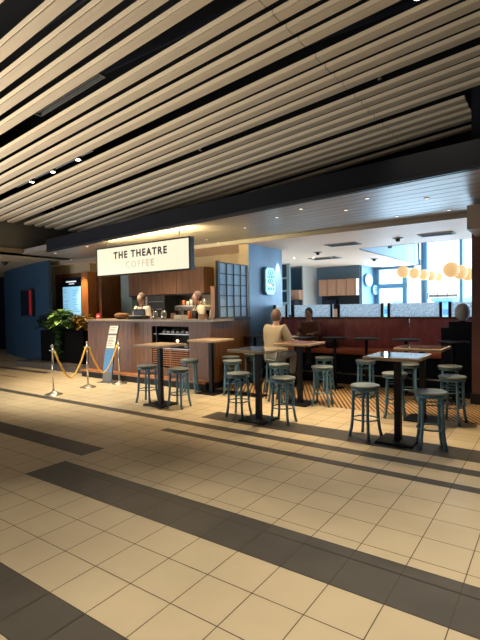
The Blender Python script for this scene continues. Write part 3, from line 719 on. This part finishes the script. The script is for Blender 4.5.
# ------------------------------------------------------------------ stools
def make_stool():
    t = empty('bar_stool', (0, 0, 0), 0, 'x', 'bar stool', 'blue metal bar stools')
    MB().lathe([(.15, .585), (.168, .592), (.172, .604), (.165, .614), (.12, .610), (.02, .606)], n=28).build('seat', M['seat'], t)
    MB().lathe([(.150, .55), (.158, .553), (.158, .586), (.150, .586)], n=28).build('apron', M['stool'], t)
    for k in range(4):
        a = math.pi/4 + k*math.pi/2; c, s = math.cos(a), math.sin(a)
        pr = [(.136, .585), (.138, .48), (.142, .34), (.150, .20), (.163, .10), (.186, .0)]
        MB().tube([(r*c, r*s, z) for r, z in pr], [.0195, .019, .0185, .018, .018, .0195], 8).build('leg', M['stool'], t)
    ring = lambda r, z, q: MB().tube([(r*math.cos(b), r*math.sin(b), z) for b in [j*math.pi/14 for j in range(28)]], q, 6, closed=True)
    ring(.146, .215, .009).build('foot_ring', M['stool'], t)
    br = MB()
    for k in range(4):
        a = math.pi/4 + k*math.pi/2; b = a + math.pi/2
        br.tube([(.137*math.cos(a), .137*math.sin(a), .475), (.137*math.cos(b), .137*math.sin(b), .475)], .008, 6)
    br.build('brace', M['stool'], t)
    return t
ST = [(-1.86, 5.20, 'left of the rightmost front bar table'), (-1.12, 5.17, 'with pale worn seat, nearest to the viewer at front right'), (-1.84, 6.32, 'behind the pedestal of the rightmost front bar table'),
      (-2.70, 7.58, 'before the banquette near the middle black table'), (-1.95, 7.42, 'in the back row behind the right bar tables'), (-1.12, 6.39, 'nearer of the two before the brown pier'), (-1.34, 7.44, 'farther of the two before the brown pier'),
      (-3.74, 5.26, 'left of the middle front bar table'), (-3.00, 5.24, 'right of the middle front bar table'), (-3.74, 6.42, 'directly behind the middle front bar table'), (-4.75, 6.50, 'right of the bar table at the counter corner'),
      (-5.70, 7.44, 'tucked at the far left against the counter side wall'), (-5.06, 7.62, 'in the back row left of the man in the khaki jacket'), (-3.01, 6.50, 'right of the second-row middle table, nearer of two'), (-3.52, 7.70, 'right of the second-row middle table, farther of two'),
      (-5.60, 5.25, 'leftmost in the front row, before the counter'), (-4.86, 5.22, 'right of the leftmost front bar table'), (-5.54, 6.25, 'by the counter corner, left of its bar table')]
sp_ = make_stool()
for i, (x, y, d) in enumerate(ST):
    if x == -5.70: x, y = -5.15, 7.0
    o = sp_ if i == 0 else copy_tree(sp_)
    o.location = (x, y, 0); o.rotation_euler.z = random.uniform(-.5, .5) + (0 if i > 1 else .2)
    o['label'] = 'round blue bar stool ' + d

# ------------------------------------------------------------------ stanchions, ropes, sign stand
SP = [(-7.60, 4.80), (-7.70, 5.62), (-7.50, 6.25)]
def make_stanchion():
    t = empty('stanchion', (0, 0, 0), 0, 'x', 'stanchion', 'rope barrier posts')
    MB().lathe([(.16, 0), (.16, .010), (.12, .022), (.05, .05), (.022, .07)], n=28).build('base', M['steel'], t)
    MB().tube([(0, 0, .05), (0, 0, .88)], .0165, 12).build('pole', M['steel'], t)
    MB().lathe([(.02, .87), (.024, .89), (.018, .915), (.004, .925)], n=16).build('cap', M['steel'], t)
    cl = MB(); cl.lathe([(.022, .80), (.03, .805), (.03, .825), (.022, .83)], n=16); cl.box(-.07, .07, -.012, .012, .808, .822); cl.build('collar', M['steel'], t)
    return t
s0 = make_stanchion()
for i, (x, y) in enumerate(SP):
    o = s0 if i == 0 else copy_tree(s0); o.location = (x, y, 0); o.rotation_euler.z = .35
    o['label'] = ['polished steel barrier post with round base, leftmost and nearest', 'polished steel barrier post in the middle of the two gold ropes', 'polished steel barrier post beside the leaning sign stand'][i]
for i in (0, 1):
    a, b = Vector((*SP[i], .81)), Vector((*SP[i + 1], .81)); d = (b - a).normalized(); a += d*.035; b -= d*.035
    pts = []
    for k in range(25):
        u = k/24; p = a.lerp(b, u); s = (2*u - 1)**2; p.z -= .55*(1 - s**.85 if s > 0 else 1); pts.append(p)
    o = MB().tube(pts, .017, 8).build('barrier_rope', M['rope']); tag(o, ['sagging gold rope between the left and middle posts', 'sagging gold rope between the middle post and the sign stand post'][i], 'rope', 'gold barrier ropes')
t = empty('sign_stand', (-7.87, 6.2, 0), .25, 'slim leaning notice stand with blue lower panel and two white sheets', 'sign stand')
def lean(x0, x1, z0, z1, y0, y1):
    m_ = MB(); L = .155; pr = lambda z: .02 + L*(z/1.22)**1.5
    n_ = 6; V = []
    for i in range(n_ + 1):
        z = z0 + (z1 - z0)*i/n_; q = pr(z); V += [(x0 + q, y0 + q*.6, z), (x1 + q, y0 + q*.6, z), (x1 + q, y1 + q*.6, z), (x0 + q, y1 + q*.6, z)]
    F_ = [(4*i + k, 4*i + (k + 1) % 4, 4*i + 4 + (k + 1) % 4, 4*i + 4 + k) for i in range(n_) for k in range(4)] + [(3, 2, 1, 0), tuple(4*n_ + k for k in range(4))]
    return m_._add(V, F_)
lean(-.125, .115, .01, 1.22, 0, .025).build('board', M['steel_dark'], t)
lean(-.12, .11, .22, .70, -.006, 0).build('blue_panel', M['panel_blue'], t)
lean(-.12, .11, .02, .22, -.006, 0).build('grey_panel', M['vent'], t)
lean(-.105, .10, .73, 1.00, -.008, 0).build('sheet', M['paper'], t); lean(-.105, .10, 1.04, 1.20, -.008, 0).build('sheet', M['paper'], t)
for a, b, c_, d_ in ((-.05, .0, 1.165, 1.18), (.02, .07, 1.165, 1.18), (-.08, .07, 1.10, 1.107), (-.08, .04, 1.08, 1.087), (-.08, .07, .95, .957), (-.08, .05, .92, .927), (-.08, .07, .88, .887), (-.08, .03, .84, .847), (-.08, .07, .80, .807)):
    pass
tx = MB()
for z, x1 in ((1.165, .07), (1.12, .05), (1.09, .07), (.955, .07), (.92, .04), (.89, .06), (.86, .07), (.82, .03), (.78, .06)):
    q = .02 + .155*(z/1.22)**1.5; tx.box(-.085 + q, x1 + q, -.0115 + q*.6, -.009 + q*.6, z, z + .009)
tx.build('print', M['ink'], t)
MB().box(-.16, .16, -.1, .14, 0, .012).build('base', M['steel_dark'], t)

# ------------------------------------------------------------------ planter and plants
PX0, PX1, PY0, PY1, PZ = -11.92, -9.95, 7.18, 7.52, 1.0
t = empty('planter_box', ((PX0 + PX1)/2, (PY0 + PY1)/2, 0), 0, 'long tall black planter box left of the service counter', 'planter')
hx = (PX1 - PX0)/2; hy = (PY1 - PY0)/2
pb_ = MB(); pb_.box(-hx, hx, -hy, -hy + .03, 0, PZ); pb_.box(-hx, hx, hy - .03, hy, 0, PZ); pb_.box(-hx, -hx + .03, -hy, hy, 0, PZ); pb_.box(hx - .03, hx, -hy, hy, 0, PZ); pb_.build('box', M['planter'], t)
MB().box(-hx + .03, hx - .03, -hy + .03, hy - .03, .02, PZ - .06).build('soil', mat('soil', (50, 38, 28), .95), t)
def leaf(mb, base, direc, L, W, droop=.3):
    d = Vector(direc).normalized(); side = d.cross(Vector((0, 0, 1)));
    if side.length < .01: side = Vector((1, 0, 0))
    side.normalize(); up = side.cross(d)
    b = Vector(base); p = [b]
    for u in (.35, .7, 1): p.append(b + d*L*u + Vector((0, 0, -droop*L*u*u)))
    ws = (.75, .85)
    V = [p[0], p[1] + side*W*.9, p[1] - up*W*.15, p[1] - side*W*.9, p[2] + side*W*.7, p[2] - up*W*.1, p[2] - side*W*.7, p[3]]
    mb._add(V, [(0, 1, 2), (0, 2, 3), (1, 4, 5, 2), (2, 5, 6, 3), (4, 7, 5), (5, 7, 6)])
def plant(name, x, y, n, h, spread, L, W, mt, label, trail=False, droop=.35):
    t = empty(name, (x, y, PZ - .06), 0, label, 'plant', 'plants in the black planter'); lf = MB(); stm = MB(); lf.smooth = True
    for k in range(n):
        a = random.uniform(0, 2*math.pi); rr = random.random()**.6*spread; top = Vector((rr*math.cos(a)*1.2, rr*math.sin(a)*.7, h*random.uniform(.35, 1)))
        if trail:
            top = Vector((random.uniform(-.12, .12), -hy - .08 + random.uniform(-.04, .03), -random.uniform(-.1, .62)))
        else: stm.tube([(top.x*.1, top.y*.1, 0), (top.x*.6, top.y*.6, top.z*.6), tuple(top)], .004, 4)
        for j in range(3 if not trail else 2):
            b = a + random.uniform(-1.1, 1.1); el = random.uniform(-.2, .9) if not trail else random.uniform(-.8, .2)
            leaf(lf, top*random.uniform(.8, 1) if not trail else top, (math.cos(b), math.sin(b), el), L*random.uniform(.7, 1.2), W*random.uniform(.7, 1.2), droop)
    if trail: [stm.tube([(q, 0, 0), (q*1.1, -hy, .03), (q*1.2, -hy - .06, -.2), (q*1.1, -hy - .05, -.6)], .004, 4) for q in (-.08, .0, .08)]
    lf.build('foliage', M[mt], t); stm.build('stem', M['leaf_dark'], t)
plant('leafy_plant', -11.6, 7.33, 110, .5, .42, .22, .045, 'leaf_dark', 'dark green bushy plant at the left end of the black planter')
plant('leafy_plant', -11.3, 7.33, 90, .55, .34, .21, .04, 'leaf', 'mid green plant in the planter just left of the bright broad-leaved one')
plant('broadleaf_plant', -11.0, 7.26, 46, .62, .26, .28, .095, 'leaf_bright', 'bright lime green broad-leaved plant in the middle of the planter')
plant('leafy_plant', -10.7, 7.36, 90, .5, .34, .2, .04, 'leaf', 'mid green plant in the planter below the menu screen')
plant('croton_plant', -10.2, 7.33, 80, .5, .28, .17, .04, 'leaf_gold', 'yellow mottled plant at the right end of the black planter')
plant('trailing_plant', -10.95, 7.35, 150, .2, .2, .11, .035, 'leaf', 'green trailing plant hanging down the front of the black planter', True)
spot('planter_lamp', (-10.9, 6.8, 2.86), (-10.9, 7.5, 1.2), 70, 60, .7, (1, .88, .66), .03)

# ------------------------------------------------------------------ far rooms seen over the dividers
struct('wall_front', MB().box(-9, -7.0, 13.6, 13.75, 0, 2.9), M['grey_blue'])
struct('wall_front', MB().box(-7.05, -6.95, 13.6, 14.66, 0, 2.9), M['white_wall'])
struct('wall_front', MB().box(-7.0, -5.38, 14.64, 14.8, 0, 2.9), M['slate'])
struct('wall_left', MB().box(-5.5, -5.38, 14.66, 16.3, 0, 2.9), M['plaster'])
struct('wall_left', MB().box(-9.2, -9, 9.4, 13.75, 0, 2.9), M['grey_blue'])
o = MB().box(-7.38, -7.02, 13.55, 13.598, 2.10, 2.84).build('wall_panelling', M['teal']); tag(o, 'tall dark teal panel on the far wall right of the shelf frame', 'wall panel')
for i in range(4):
    x0 = -6.74 + i*.335
    t = empty('wall_cabinet', (x0, 14.36, 1.90), 0, 'light oak wall cabinet far back, %s of the four under the blue header' % ['leftmost', 'second', 'third', 'rightmost'][i], 'cabinet', 'oak cabinets on the far wall')
    MB().box(0, .33, 0, .28, 0, .55).build('body', M['wood_light'], t); MB().box(.006, .324, -.02, 0, .006, .544).build('door', M['wood_light'], t)
t = empty('service_niche', (-6.74, 14.4, 1.0), 0, 'dark serving niche under the oak cabinets on the far wall', 'niche')
MB().box(0, 1.34, .2, .24, 0, .9).build('back', M['blackmat'], t); MB().box(0, 1.34, -.02, .24, 0, .45).build('counter', M['wood_light'], t); MB().box(.2, .6, .0, .2, .62, .76).build('machine', M['screen_dark'], t)
for i in range(2):
    t = empty('wall_cabinet', (-7.37 + i*.2, 13.35, 1.78), 0, 'small light oak cabinet below the dark teal panel, %s one' % ['left', 'right'][i], 'cabinet')
    MB().box(0, .195, 0, .25, 0, .32).build('body', M['wood_light'], t); MB().box(.005, .19, -.015, 0, .005, .315).build('door', M['wood_light'], t)
o = MB().box(-7.4, -7.06, 13.2, 13.59, .2, 1.76).build('dark_cabinet', M['blackmat']); tag(o, 'dark cabinet under the small oak cabinets on the far wall', 'cabinet')
t = empty('shelf_frame', (-7.15, 12.5, 1.3), 0, 'narrow pale frame with three dark teal panes right of the blue column', 'shelf frame')
ff = MB(); ff.box(-.05, 0, -.03, .03, 0, 1.6); ff.box(.2, .3, -.03, .03, 0, 1.6)
for z in (0, .34, .72, 1.12, 1.57): ff.box(0, .2, -.03, .03, z, z + .06)
ff.build('frame', M['grey_blue'], t)
for z0_, z1_ in ((.40, .72), (.78, 1.12), (1.18, 1.57)): MB().box(0, .2, -.01, .01, z0_, z1_).build('pane', M['teal'], t)
for i, (y, z, hh, hw) in enumerate(((15.32, 2.42, .225, .36), (16.0, 2.10, .18, .26))):
    t = empty('round_wall_sign', (-5.37, y, z), 0, ['larger oval glowing cyan sign high on the far blue wall', 'smaller oval glowing cyan sign lower on the far blue wall'][i], 'wall sign', 'cyan signs on the far wall')
    pr = [(hw*math.cos(a), hh*math.sin(a)) for a in [k*math.pi/12 for k in range(24)]]
    MB().ext(pr, 0, .06).build('box', M['mullion'], t); MB().ext([(a*.92, b*.92) for a, b in pr], .06, .066).build('face', M['neon'], t)
    q = MB(); q.box(.066, .069, -.12, .12, .05, .09); q.box(.066, .069, -.16, .16, -.02, .02); q.box(.066, .069, -.1, .1, -.09, -.05); q.build('marks', M['neon_ink'], t)

# window wall
wn = MB(); WX = [-5.28, -4.36, -3.76, -2.57, -2.0, .2, 1.6, 3.2]
wn.box(-5.38, -5.26, 16.15, 16.3, 0, 2.9); wn.box(-4.42, -4.30, 16.15, 16.3, 0, 2.9); wn.box(-3.80, -3.72, 16.15, 16.3, 0, 4.3); wn.box(-3.69, -3.62, 16.1, 16.3, 0, 4.3); wn.box(-2.61, -2.53, 16.15, 16.3, 0, 4.3); wn.box(-1.3, -1.22, 16.15, 16.3, 0, 4.3); wn.box(.3, .38, 16.15, 16.3, 0, 4.3)
wn.box(-5.38, 3.2, 16.15, 16.3, 0, .15); wn.box(-5.38, -4.3, 16.165, 16.29, 2.15, 2.30); wn.box(-5.38, -4.05, 16.17, 16.28, 2.82, 2.95); wn.box(-4.1, 3.2, 16.15, 16.3, 4.22, 4.4)
w1 = struct('window_1', wn, M['mullion'])
for a, b, z1_ in ((-5.26, -4.42, 2.82), (-4.30, -3.8, 2.9), (-3.62, -2.61, 4.22), (-2.53, -1.3, 4.22), (-1.22, .3, 4.22), (.38, 3.2, 4.22)):
    MB().box(a, b, 16.22, 16.23, .15, z1_).build('window_pane', M['glass'], w1)
struct('wall_right', MB().box(3.2, 3.4, 4.6, 16.4, 0, 4.6), M['grey_blue'])
# outside
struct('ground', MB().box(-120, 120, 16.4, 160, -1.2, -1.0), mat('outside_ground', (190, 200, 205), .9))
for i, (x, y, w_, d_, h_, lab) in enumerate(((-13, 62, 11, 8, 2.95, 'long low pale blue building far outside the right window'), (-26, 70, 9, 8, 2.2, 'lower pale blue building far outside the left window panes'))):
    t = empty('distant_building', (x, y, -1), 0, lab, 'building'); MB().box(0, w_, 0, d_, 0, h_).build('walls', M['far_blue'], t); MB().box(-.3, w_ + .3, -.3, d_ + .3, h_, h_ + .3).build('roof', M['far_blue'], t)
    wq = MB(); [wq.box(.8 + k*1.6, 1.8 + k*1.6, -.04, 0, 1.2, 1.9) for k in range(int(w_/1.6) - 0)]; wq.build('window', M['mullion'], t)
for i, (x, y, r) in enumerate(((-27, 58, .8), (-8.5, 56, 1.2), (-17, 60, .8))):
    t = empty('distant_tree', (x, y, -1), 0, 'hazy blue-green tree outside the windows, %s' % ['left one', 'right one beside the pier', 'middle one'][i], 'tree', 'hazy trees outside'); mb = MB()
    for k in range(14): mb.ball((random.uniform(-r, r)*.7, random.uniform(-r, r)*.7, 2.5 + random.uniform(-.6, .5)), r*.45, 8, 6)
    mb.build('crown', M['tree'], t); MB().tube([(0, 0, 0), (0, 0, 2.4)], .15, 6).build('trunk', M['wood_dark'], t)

# pendant globes
GL = [(-3.33, 12.25, .162), (-3.25, 13.1, .155), (-3.2, 13.95, .155), (-3.16, 14.75, .155), (-3.09, 15.5, .155)]
for i, (x, y, r) in enumerate(GL):
    t = empty('globe_pendant', (x, y, 2.42), 0, 'round cream paper globe lamp in the left row, %s' % ['nearest and leftmost', 'second', 'third in the middle', 'fourth', 'fifth at the right end'][i], 'pendant lamp', 'left row of globe lamps')
    MB().ball((0, 0, 0), r, 24, 16).build('lamp_shade', M['globe'], t); MB().tube([(0, 0, r), (0, 0, 1.88)], .004, 5).build('cord', M['vent'], t)
for i, (x, y) in enumerate(((-1.90, 10.75), (-1.88, 11.75), (-1.86, 12.75))):
    t = empty('globe_pendant', (x, y, 2.30), 0, 'round cream paper globe lamp in the right row, %s' % ['nearest and largest', 'middle one', 'one touching the pier edge'][i], 'pendant lamp', 'right row of globe lamps')
    MB().ball((0, 0, 0), .168, 24, 16).build('lamp_shade', M['globe'], t); MB().tube([(0, 0, .168), (0, 0, 2.0)], .004, 5).build('cord', M['vent'], t)
t = empty('linear_pendant', (-2.32, 12, 1.76), 0, 'slim three-part linear hanging lamp before the window below the globes', 'pendant lamp')
fr_ = MB(); fr_.box(-.34, .34, -.03, .03, .055, .07); fr_.box(-.34, .34, -.03, .03, -.07, -.055)
for q in (-.34, -.12, .11, .33): fr_.box(q, q + .012, -.03, .03, -.07, .07)
fr_.build('frame', M['steel_dark'], t); MB().box(-.32, .32, -.02, .02, -.03, .03).build('diffuser', M['paper'], t)
cb = MB(); cb.tube([(-.3, 0, .07), (-.3, 0, 2.54)], .003, 4); cb.tube([(.3, 0, .07), (.3, 0, 2.54)], .003, 4); cb.build('cord', M['vent'], t)
# small ceiling spotlight near the header
t = empty('ceiling_spotlight', (-3.35, 11.2, 4.3), 0, 'small grey cylinder spotlight hanging before the blue window header', 'spotlight')
MB().tube([(0, 0, 0), (0, 0, -1.18)], .006, 5).build('stem', M['vent'], t); MB().lathe([(.05, -1.36), (.055, -1.35), (.055, -1.18), (.02, -1.17)], n=14).build('can', M['vent'], t)

# oval lamp and dark cabinet beside the pier
t = empty('dark_cabinet', (-1.42, 8.19, 0), 0, 'dark stepped cabinet at the right end of the banquette beside the pier', 'cabinet')
MB().box(-.18, .30, -.06, .075, 0, 1.16).build('body', M['base_navy'], t, bevel=.01); MB().box(-.06, .30, -.05, .075, 1.16, 1.26).build('upper_step', M['base_navy'], t)
t = empty('oval_lamp', (-1.28, 8.20, 1.26), 0, 'pale grey oval lamp standing on the dark cabinet by the pier', 'lamp')
MB().lathe([(.06, 0), (.06, .015), (.02, .02)], n=16).build('base', M['black'], t); MB().ball((0, 0, .155), .12, 24, 18, (1, 1, 1.22)).build('lamp_shade', M['globe_grey'], t)

# ------------------------------------------------------------------ people
def skin_mesh(name, chains, mt, parent, sub=2):
    """chains: list of lists of (point, radius); first point of later chains may be shared by position"""
    vs, rs, es, key = [], [], [], {}
    for ch in chains:
        prev = None
        for p, r in ch:
            k = tuple(round(c, 4) for c in p)
            if k not in key: key[k] = len(vs); vs.append(p); rs.append(r)
            if prev is not None and prev != key[k]: es.append((prev, key[k]))
            prev = key[k]
    me = bpy.data.meshes.new(name); me.from_pydata(vs, es, []); me.update()
    o = bpy.data.objects.new(name, me); C.objects.link(o)
    sk = o.modifiers.new('skin', 'SKIN'); sk.use_smooth_shade = True
    lay = me.skin_vertices[0].data
    for i, r in enumerate(rs):
        rr = r if isinstance(r, tuple) else (r, r); lay[i].radius = rr
    lay[0].use_root = True
    sb = o.modifiers.new('sub', 'SUBSURF'); sb.levels = sb.render_levels = sub
    dg = bpy.context.evaluated_depsgraph_get(); me2 = bpy.data.meshes.new_from_object(o.evaluated_get(dg)); bpy.data.objects.remove(o)
    me2.materials.clear(); me2.materials.append(mt)
    for p in me2.polygons: p.use_smooth = True
    o = bpy.data.objects.new(name, me2); C.objects.link(o)
    if parent: o.parent = parent
    return o
def V3(*a): return tuple(a)
def person(loc, rz, label, pose, cloth, legs, hair, hipz, armL, armR, apron=False, long_hair=False, skin='skin', scale=1.0, bulk=1.13):
    """person faces local -Y; pose: 'stand' or 'sit'; arms: (elbow, wrist) relative to shoulder"""
    t = empty('person', loc, rz, label, 'person'); t.scale = (scale,)*3
    H = hipz; ln = -.06 if pose == 'sit' else -.02
    sh = .50; neck = V3(0, ln, H + .49); chest = V3(0, ln*.8, H + .36); waist = V3(0, ln*.3, H + .15); hip = V3(0, 0, H)
    shL, shR = V3(-.17, ln, H + .45), V3(.17, ln, H + .45)
    head0, head1 = V3(0, ln - .01, H + .57), V3(0, ln - .03, H + .66)
    def add(p, d): return (p[0] + d[0], p[1] + d[1], p[2] + d[2])
    eL, wL = add(shL, armL[0]), add(add(shL, armL[0]), armL[1]); eR, wR = add(shR, armR[0]), add(add(shR, armR[0]), armR[1])
    if pose == 'sit':
        kL, kR = V3(-.12, -.42, H + .0), V3(.12, -.42, H + .0); aL, aR = V3(-.13, -.36, H - .40), V3(.13, -.36, H - .40); fz = H - .43
        hl, hr = V3(-.10, -.02, H - .02), V3(.10, -.02, H - .02)
    else:
        kL, kR = V3(-.10, -.02, H - .42), V3(.10, -.02, H - .42); aL, aR = V3(-.10, .01, H - .80), V3(.10, .01, H - .80); fz = H - .84
        hl, hr = V3(-.09, 0, H - .05), V3(.09, 0, H - .05)
    handc = []
    for wq, el in ((wL, eL), (wR, eR)):
        d = (Vector(wq) - Vector(el)).normalized(); side = d.cross(Vector((0, 0, 1)));
        if side.length < .1: side = Vector((1, 0, 0))
        side.normalize(); pm = Vector(wq) + d*.06
        handc.append([(wq, .022), (tuple(pm), (.034, .018))])
        for q, Lf in ((-.026, .055), (-.009, .066), (.009, .062), (.026, .05)):
            b = pm + side*q + d*.012; handc.append([(tuple(pm), (.034, .018)), (tuple(b + d*.02), .0095), (tuple(b + d*Lf*.7 - Vector((0, 0, .008))), .0085), (tuple(b + d*Lf - Vector((0, 0, .022))), .007)])
        sg = -1 if wq[0] > 0 else 1
        b = Vector(wq) + d*.03 + side*.034*sg*-1; handc.append([(wq, .022), (tuple(b), .011), (tuple(b + d*.035), .009)])
    body = [[(hip, (.13, .10)), (waist, (.125, .09)), (chest, (.15, .10)), (neck, (.065, .06)), (head0, .056), (head1, .06)],
            [(chest, (.15, .10)), (shL, .055), (eL, .04), (wL, .026)], [(chest, (.15, .10)), (shR, .055), (eR, .04), (wR, .026)],
            [(hip, (.13, .10)), (hl, .085), (kL, .055), (aL, .038)], [(hip, (.13, .10)), (hr, .085), (kR, .055), (aR, .038)]] + handc
    b = skin_mesh('body', body, M[skin], t)
    # head with nose, ears joined into the body mesh
    hm = MB(); hc = (0, ln - .035, H + .675); hm.ball(hc, .1, 20, 14, (.78, .98, 1.22))
    hm.ball((0, hc[1] - .102, hc[2] - .008), .014, 8, 6, (.8, 1.2, 1.6))
    for s in (-1, 1): hm.ball((s*.08, hc[1] + .005, hc[2] - .005), .02, 8, 6, (.4, .8, 1.3))
    ho = hm.build('tmp', M[skin]); bmm = bmesh.new(); bmm.from_mesh(b.data); bmm.from_mesh(ho.data); bmm.to_mesh(b.data); bmm.free(); bpy.data.objects.remove(ho)
    for p in b.data.polygons: p.use_smooth = True
    ey = MB(); [ey.ball((s*.03, hc[1] - .089, hc[2] + .012), .0085, 8, 6) for s in (-1, 1)]; ey.build('eyes', M['hair'], t)
    mo = MB(); mo.ball((0, hc[1] - .090, hc[2] - .052), .02, 8, 6, (1, .3, .25)); mo.build('mouth', M['red'] if 0 else mat('lip', (150, 90, 82), .6), t)
    hr_ = MB(); n0 = len(hr_.v); hr_.ball((0, hc[1] + .016, hc[2] + .02), .108, 20, 14, (.80, .95, 1.16))
    if long_hair: hr_.ball((0, hc[1] + .06, hc[2] - .12), .075, 14, 10, (1.0, .5, 1.6))
    hr_.build('hair', M[hair], t)
    bk_ = lambda c: [[(p, tuple(q*bulk for q in r) if isinstance(r, tuple) else r*bulk) for p, r in ch] for ch in c]
    top = [[(add(hip, (0, 0, -.02)), (.145, .115)), (waist, (.145, .11)), (chest, (.165, .12)), (add(neck, (0, 0, -.02)), (.08, .075))],
           [(chest, (.165, .12)), (shL, .075), (eL, .056), (add(wL, tuple((Vector(eL) - Vector(wL))*.15)), .042)], [(chest, (.165, .12)), (shR, .075), (eR, .056), (add(wR, tuple((Vector(eR) - Vector(wR))*.15)), .042)]]
    skin_mesh('top_garment', bk_(top), M[cloth], t)
    skin_mesh('trousers', [[(hip, (.14, .11)), (hl, .1), (kL, .072), (aL, .055)], [(hip, (.14, .11)), (hr, .1), (kR, .072), (aR, .055)]], M[legs], t)
    for s, a in ((-1, aL), (1, aR)):
        so = MB(); so.ball((a[0], a[1] - .06, fz + .04), .05, 12, 8, (.9, 2.4, .8)); so.build('shoe', M['shoe'], t)
    if apron:
        ap = MB(); cols = 8
        V = []
        rows = [(H + .40, .10, .155), (H + .25, .13, .158), (H + .05, .16, .165), (H - .15, .18, .165), (H - .42, .19, .15)]
        for z, hw, yy in rows:
            for c in range(cols + 1):
                u = -1 + 2*c/cols; V.append((u*hw, ln - yy + .05*u*u, z))
        F_ = [(r*(cols + 1) + c, r*(cols + 1) + c + 1, (r + 1)*(cols + 1) + c + 1, (r + 1)*(cols + 1) + c) for r in range(len(rows) - 1) for c in range(cols)]
        ap.smooth = True; ap._add(V, F_); ap.smooth = False
        ap.tube([(-.09, ln - .13, H + .40), (-.07, ln - .06, H + .53), (0, ln + .07, H + .54), (.07, ln - .06, H + .53), (.09, ln - .13, H + .40)], .009, 5)
        o = ap.build('apron', M['apron'], t); so = o.modifiers.new('s', 'SOLIDIFY'); so.thickness = .006
    return t
person((-8.38, 7.76, .16), .1, 'person in white shirt and black apron standing at the register behind the counter', 'stand', 'shirt', 'trouser', 'hair_grey', .86,
       ((-.07, -.02, -.27), (.06, -.22, -.06)), ((.07, -.02, -.27), (-.06, -.22, -.06)), apron=True, scale=1.07)
person((-6.55, 7.76, .16), -.5, 'person in pale top and black apron working at the right of the counter', 'stand', 'shirt', 'trouser', 'hair_grey', .86,
       ((-.10, -.08, -.22), (.02, -.22, .05)), ((.08, -.04, -.26), (-.06, -.2, -.05)), apron=True, scale=1.06)
# customer seen from behind, on a stool at the table
person((-4.18, 7.0, 0), math.pi - .15, 'person in loose khaki jacket seen from behind, seated on a bar stool', 'sit', 'jacket', 'trouser_grey', 'hair_grey', .70,
       ((-.10, -.06, -.25), (.05, -.2, .02)), ((.10, -.06, -.25), (-.05, -.2, .02)), scale=1.0, bulk=1.5)
person((-4.25, 8.62, 0), .05, 'person in brown jumper facing the viewer on the burgundy banquette', 'sit', 'jumper', 'trouser', 'hair', .83,
       ((-.07, -.08, -.24), (.08, -.18, .02)), ((.07, -.08, -.24), (-.08, -.18, .02)), long_hair=True, scale=.93, bulk=1.3)
o = copy_tree(sp_); o.location = (-4.18, 7.02, 0); o['label'] = 'round blue bar stool under the person in the khaki jacket'
# table and papers between the two customers
t = empty('pedestal_table', (-4.2, 7.85, 0), 0, 'black table between the two seated people', 'pedestal table', 'black tables before the banquette')
MB().box(-.32, .32, -.25, .25, .93, .955).build('tabletop', M['black'], t, bevel=.004); MB().tube([(0, 0, .02), (0, 0, .93)], .03).build('pedestal', M['black'], t); MB().lathe([(.17, 0), (.17, .012), (.04, .02)], n=20).build('base_plate', M['black'], t)
o = MB().box(-.11, .11, -.08, .08, 0, .018).build('open_book', M['paper']); o.location = (-4.26, 7.85, .955); o.rotation_euler.z = .2; tag(o, 'pale open book on the black table between the two seated people', 'book')
t = empty('handbag', (-3.75, 8.6, .70), 0, 'small dark bag on the banquette beside the person in brown', 'bag')
MB().box(-.12, .12, -.08, .08, 0, .15).build('body', M['blackmat'], t, bevel=.03); MB().tube([(-.08, 0, .14), (-.05, 0, .24), (.05, 0, .24), (.08, 0, .14)], .008).build('handle', M['blackmat'], t)
